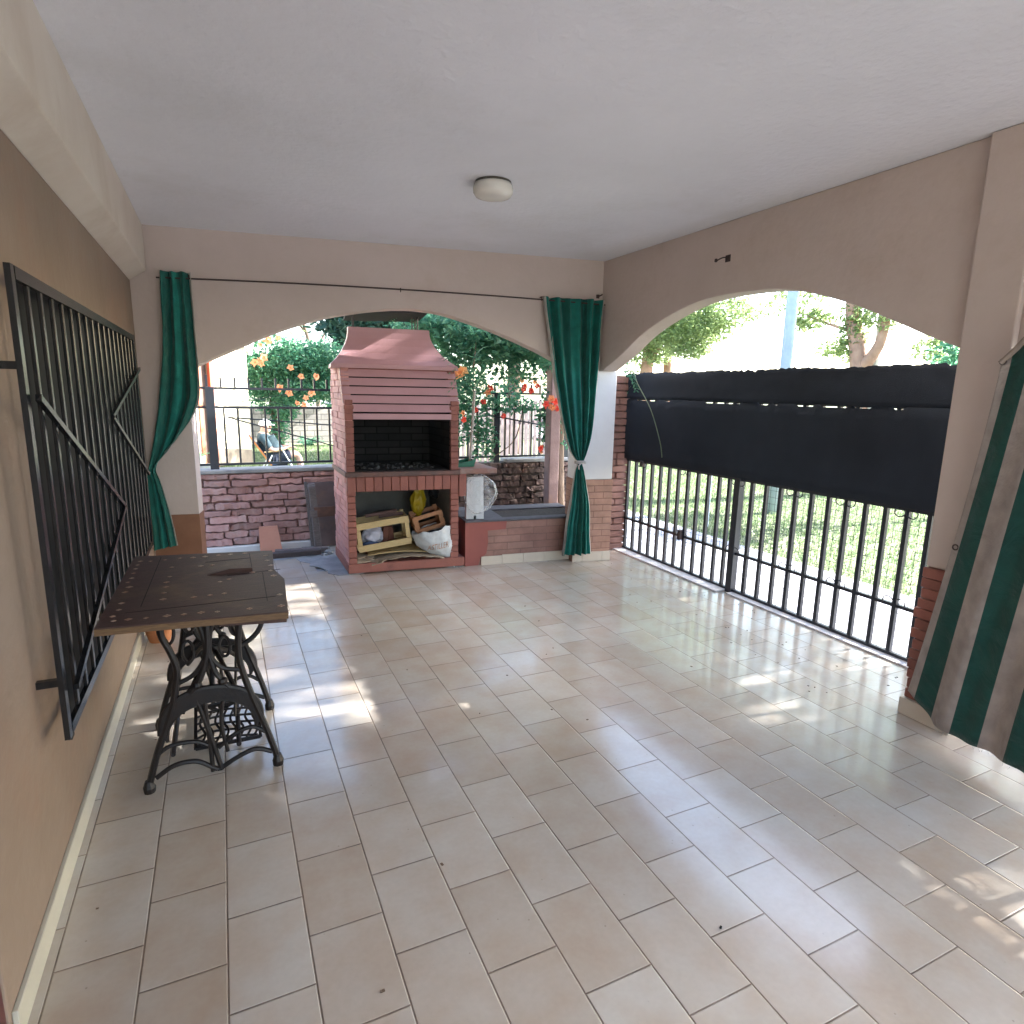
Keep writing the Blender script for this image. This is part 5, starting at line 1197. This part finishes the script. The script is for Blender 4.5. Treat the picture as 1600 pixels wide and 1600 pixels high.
def legframe(y):
    """ornate cast iron end frame, drawn in the x-z plane"""
    mb = MB()
    def cv(pts, r, n=6): mb.tube(spline([(x, y, z) for x, z in pts], n), r, 8)
    cx0 = -.105
    # two long sweeping legs
    cv([(-.325, .0), (-.318, .05), (-.285, .16), (-.235, .30), (-.215, .38), (-.205, .46), (-.222, .53), (-.245, .60), (-.235, .68), (-.215, .72)], .012)
    cv([(.115, .0), (.108, .05), (.080, .16), (.038, .30), (.012, .40), (-.0, .48), (.005, .58), (.018, .66), (.02, .72)], .012)
    for x in (-.325, .115): mb.lathe([(.019, 0), (.021, .02), (.013, .045)], (x, y, 0), 10)
    # broad name arch
    n = 26; a0 = []; 
    for k in range(n+1):
        a = math.pi*k/n
        a0.append((cx0-.172*math.cos(a), .215+.155*math.sin(a)**.8 if 0 < k < n else .215, cx0-.150*math.cos(a), .185+.130*math.sin(a)**.8 if 0 < k < n else .185))
    for (xa, za, xb, zb), (xc, zc, xd, zd) in zip(a0, a0[1:]):
        mb.prism([(xa, y-.008, za), (xc, y-.008, zc), (xd, y-.008, zd), (xb, y-.008, zb)], Vector((0, .016, 0)))
    mb.tube([(p[0], y, p[1]) for p in a0], .009, 6); mb.tube([(p[2], y, p[3]) for p in a0], .007, 6)
    # low feet arches
    cv([(-.30, .05), (-.24, .085), (-.17, .085), (-.12, .05), (-.10, .035)], .009)
    cv([(.095, .06), (.04, .085), (-.02, .07), (-.08, .04), (-.10, .035)], .009)
    cv([(-.30, .13), (-.25, .165), (-.17, .165), (-.125, .14)], .008)
    cv([(.075, .15), (.03, .18), (-.03, .165), (-.09, .12)], .008)
    # Y brace in the middle
    cv([(-.115, .03), (-.118, .15), (-.125, .32)], .008); cv([(-.085, .03), (-.115, .18), (-.15, .33)], .009); cv([(-.06, .10), (-.075, .22), (-.06, .34)], .007)
    # upper lyre scrolls
    cv([(-.215, .40), (-.15, .43), (-.11, .50), (-.12, .60), (-.16, .68), (-.2, .70)], .009)
    cv([(.0, .42), (-.06, .44), (-.095, .50), (-.085, .60), (-.05, .68), (-.0, .70)], .009)
    cv([(-.17, .36), (-.13, .42), (-.10, .54), (-.105, .72)], .013)
    cv([(-.04, .36), (-.08, .42), (-.10, .50)], .010)
    for c, r in (((-.225, .60), .035), ((-.165, .52), .03), ((-.045, .52), .03), ((-.005, .60), .032), ((-.155, .63), .03), ((-.055, .63), .03)):
        mb.tube([(c[0]+r*.6*math.cos(a), y, c[1]+r*1.3*math.sin(a)) for a in np.linspace(0, 2*math.pi, 19)], .006, 6)
    for c in ((-.145, .385), (-.06, .385)): mb.lathe([(.002, -.018), (.015, -.010), (.018, 0), (.015, .010), (.002, .018)], (c[0], y, c[1]), 10)
    mb.b(-.24, .03, y-.014, y+.014, .700, .7205)
    return mb.done('leg_frame', M_ironcast)
TU(legframe(2.375)); TU(legframe(2.845))
mb = MB()   # treadle plate with openwork
for i in range(8):
    x = -.16+.028*i; mb.tube(spline([(x, 2.50, .075), (x+.02, 2.54, .095), (x, 2.60, .115), (x+.02, 2.66, .135)]), .005, 5)
for i in range(6):
    y = 2.50+.033*i; mb.tube(spline([(-.17, y, .075+.4*(y-2.5)), (-.1, y+.02, .083+.4*(y-2.5)), (.05, y, .075+.4*(y-2.5))]), .005, 5)
mb.bar((-.175, 2.49, .07), (.06, 2.49, .07), .012); mb.bar((-.175, 2.68, .145), (.06, 2.68, .145), .012)
mb.bar((-.175, 2.49, .07), (-.175, 2.68, .145), .012); mb.bar((.06, 2.49, .07), (.06, 2.68, .145), .012)
TU(mb.done('treadle', M_ironcast))
mb = MB(); mb.tube([(-.02, 2.39, .11), (-.02, 2.83, .11)], .009, 8); mb.tube([(-.10, 2.385, .345), (-.10, 2.835, .345)], .010, 8)
mb.tube(spline([(-.2, 2.385, .28), (-.1, 2.6, .42), (.0, 2.835, .28)]), .009, 8); mb.tube(spline([(0, 2.385, .28), (-.1, 2.6, .44), (-.2, 2.835, .28)]), .009, 8)
mb.tube([(-.24, 2.37, .13), (-.24, 2.83, .13)], .008, 8)
TU(mb.done('cross_brace', M_ironcast))
mb = MB()   # drive wheel, parallel to the end frames' plane
wc = (-.03, 2.74, .50)
mb.tube([(wc[0]+.135*math.cos(a), wc[1], wc[2]+.135*math.sin(a)) for a in np.linspace(0, 2*math.pi, 41)], .011, 8)
for k in range(5):
    a = k*2*math.pi/5; mb.tube([wc, (wc[0]+.13*math.cos(a), wc[1], wc[2]+.13*math.sin(a))], .007, 6)
mb.tube([(wc[0], wc[1]-.03, wc[2]), (wc[0], 2.84, wc[2])], .014, 8); mb.tube([(wc[0]+.03, wc[1]-.02, wc[2]-.03), (-.03, 2.6, .12)], .006, 6)
TU(mb.done('drive_wheel', M_ironcast))
# pot behind the table
po = empty('flower_pot', (-.41, 3.93, 0), 0, 'terracotta pot on the floor by the wall behind the sewing table', 'pot')
mb = MB(); mb.lathe([(.055, 0), (.085, .11), (.095, .115), (.098, .135), (.085, .135), (.075, .10)], n=28); mb.done('bowl', M_pot, po, smooth=False)
mb = MB(); mb.lathe([(.001, .10), (.078, .105), (.001, .106)], n=20); mb.done('soil', M_dirt, po)
# small dead leaf on the tiles
mb = MB(); mb.box((1.173, 1.079, .003), (.011, .006, .004), rot=Matrix.Rotation(.6, 3, 'Z'), bev=.0015)
tag(mb.done('dead_leaf', M_soot), 'tiny dark dead leaf lying on the foreground tiles', 'leaf')

# scattered bits of leaf along the gate and the wall foot
mb = MB()
for k_ in range(70):
    if k_ % 3: x_, y_ = random.uniform(2.6, 3.3), random.uniform(1.8, 4.6)
    else: x_, y_ = random.uniform(-.45, 3.0), random.uniform(1.0, 5.0)
    sz = random.uniform(.003, .007); mb.box((x_, y_, .0015), (sz*1.6, sz, .0018), rot=Matrix.Rotation(random.uniform(0, 3), 3, 'Z'))
tag(mb.done('leaf_litter', M_bark), kind='stuff')
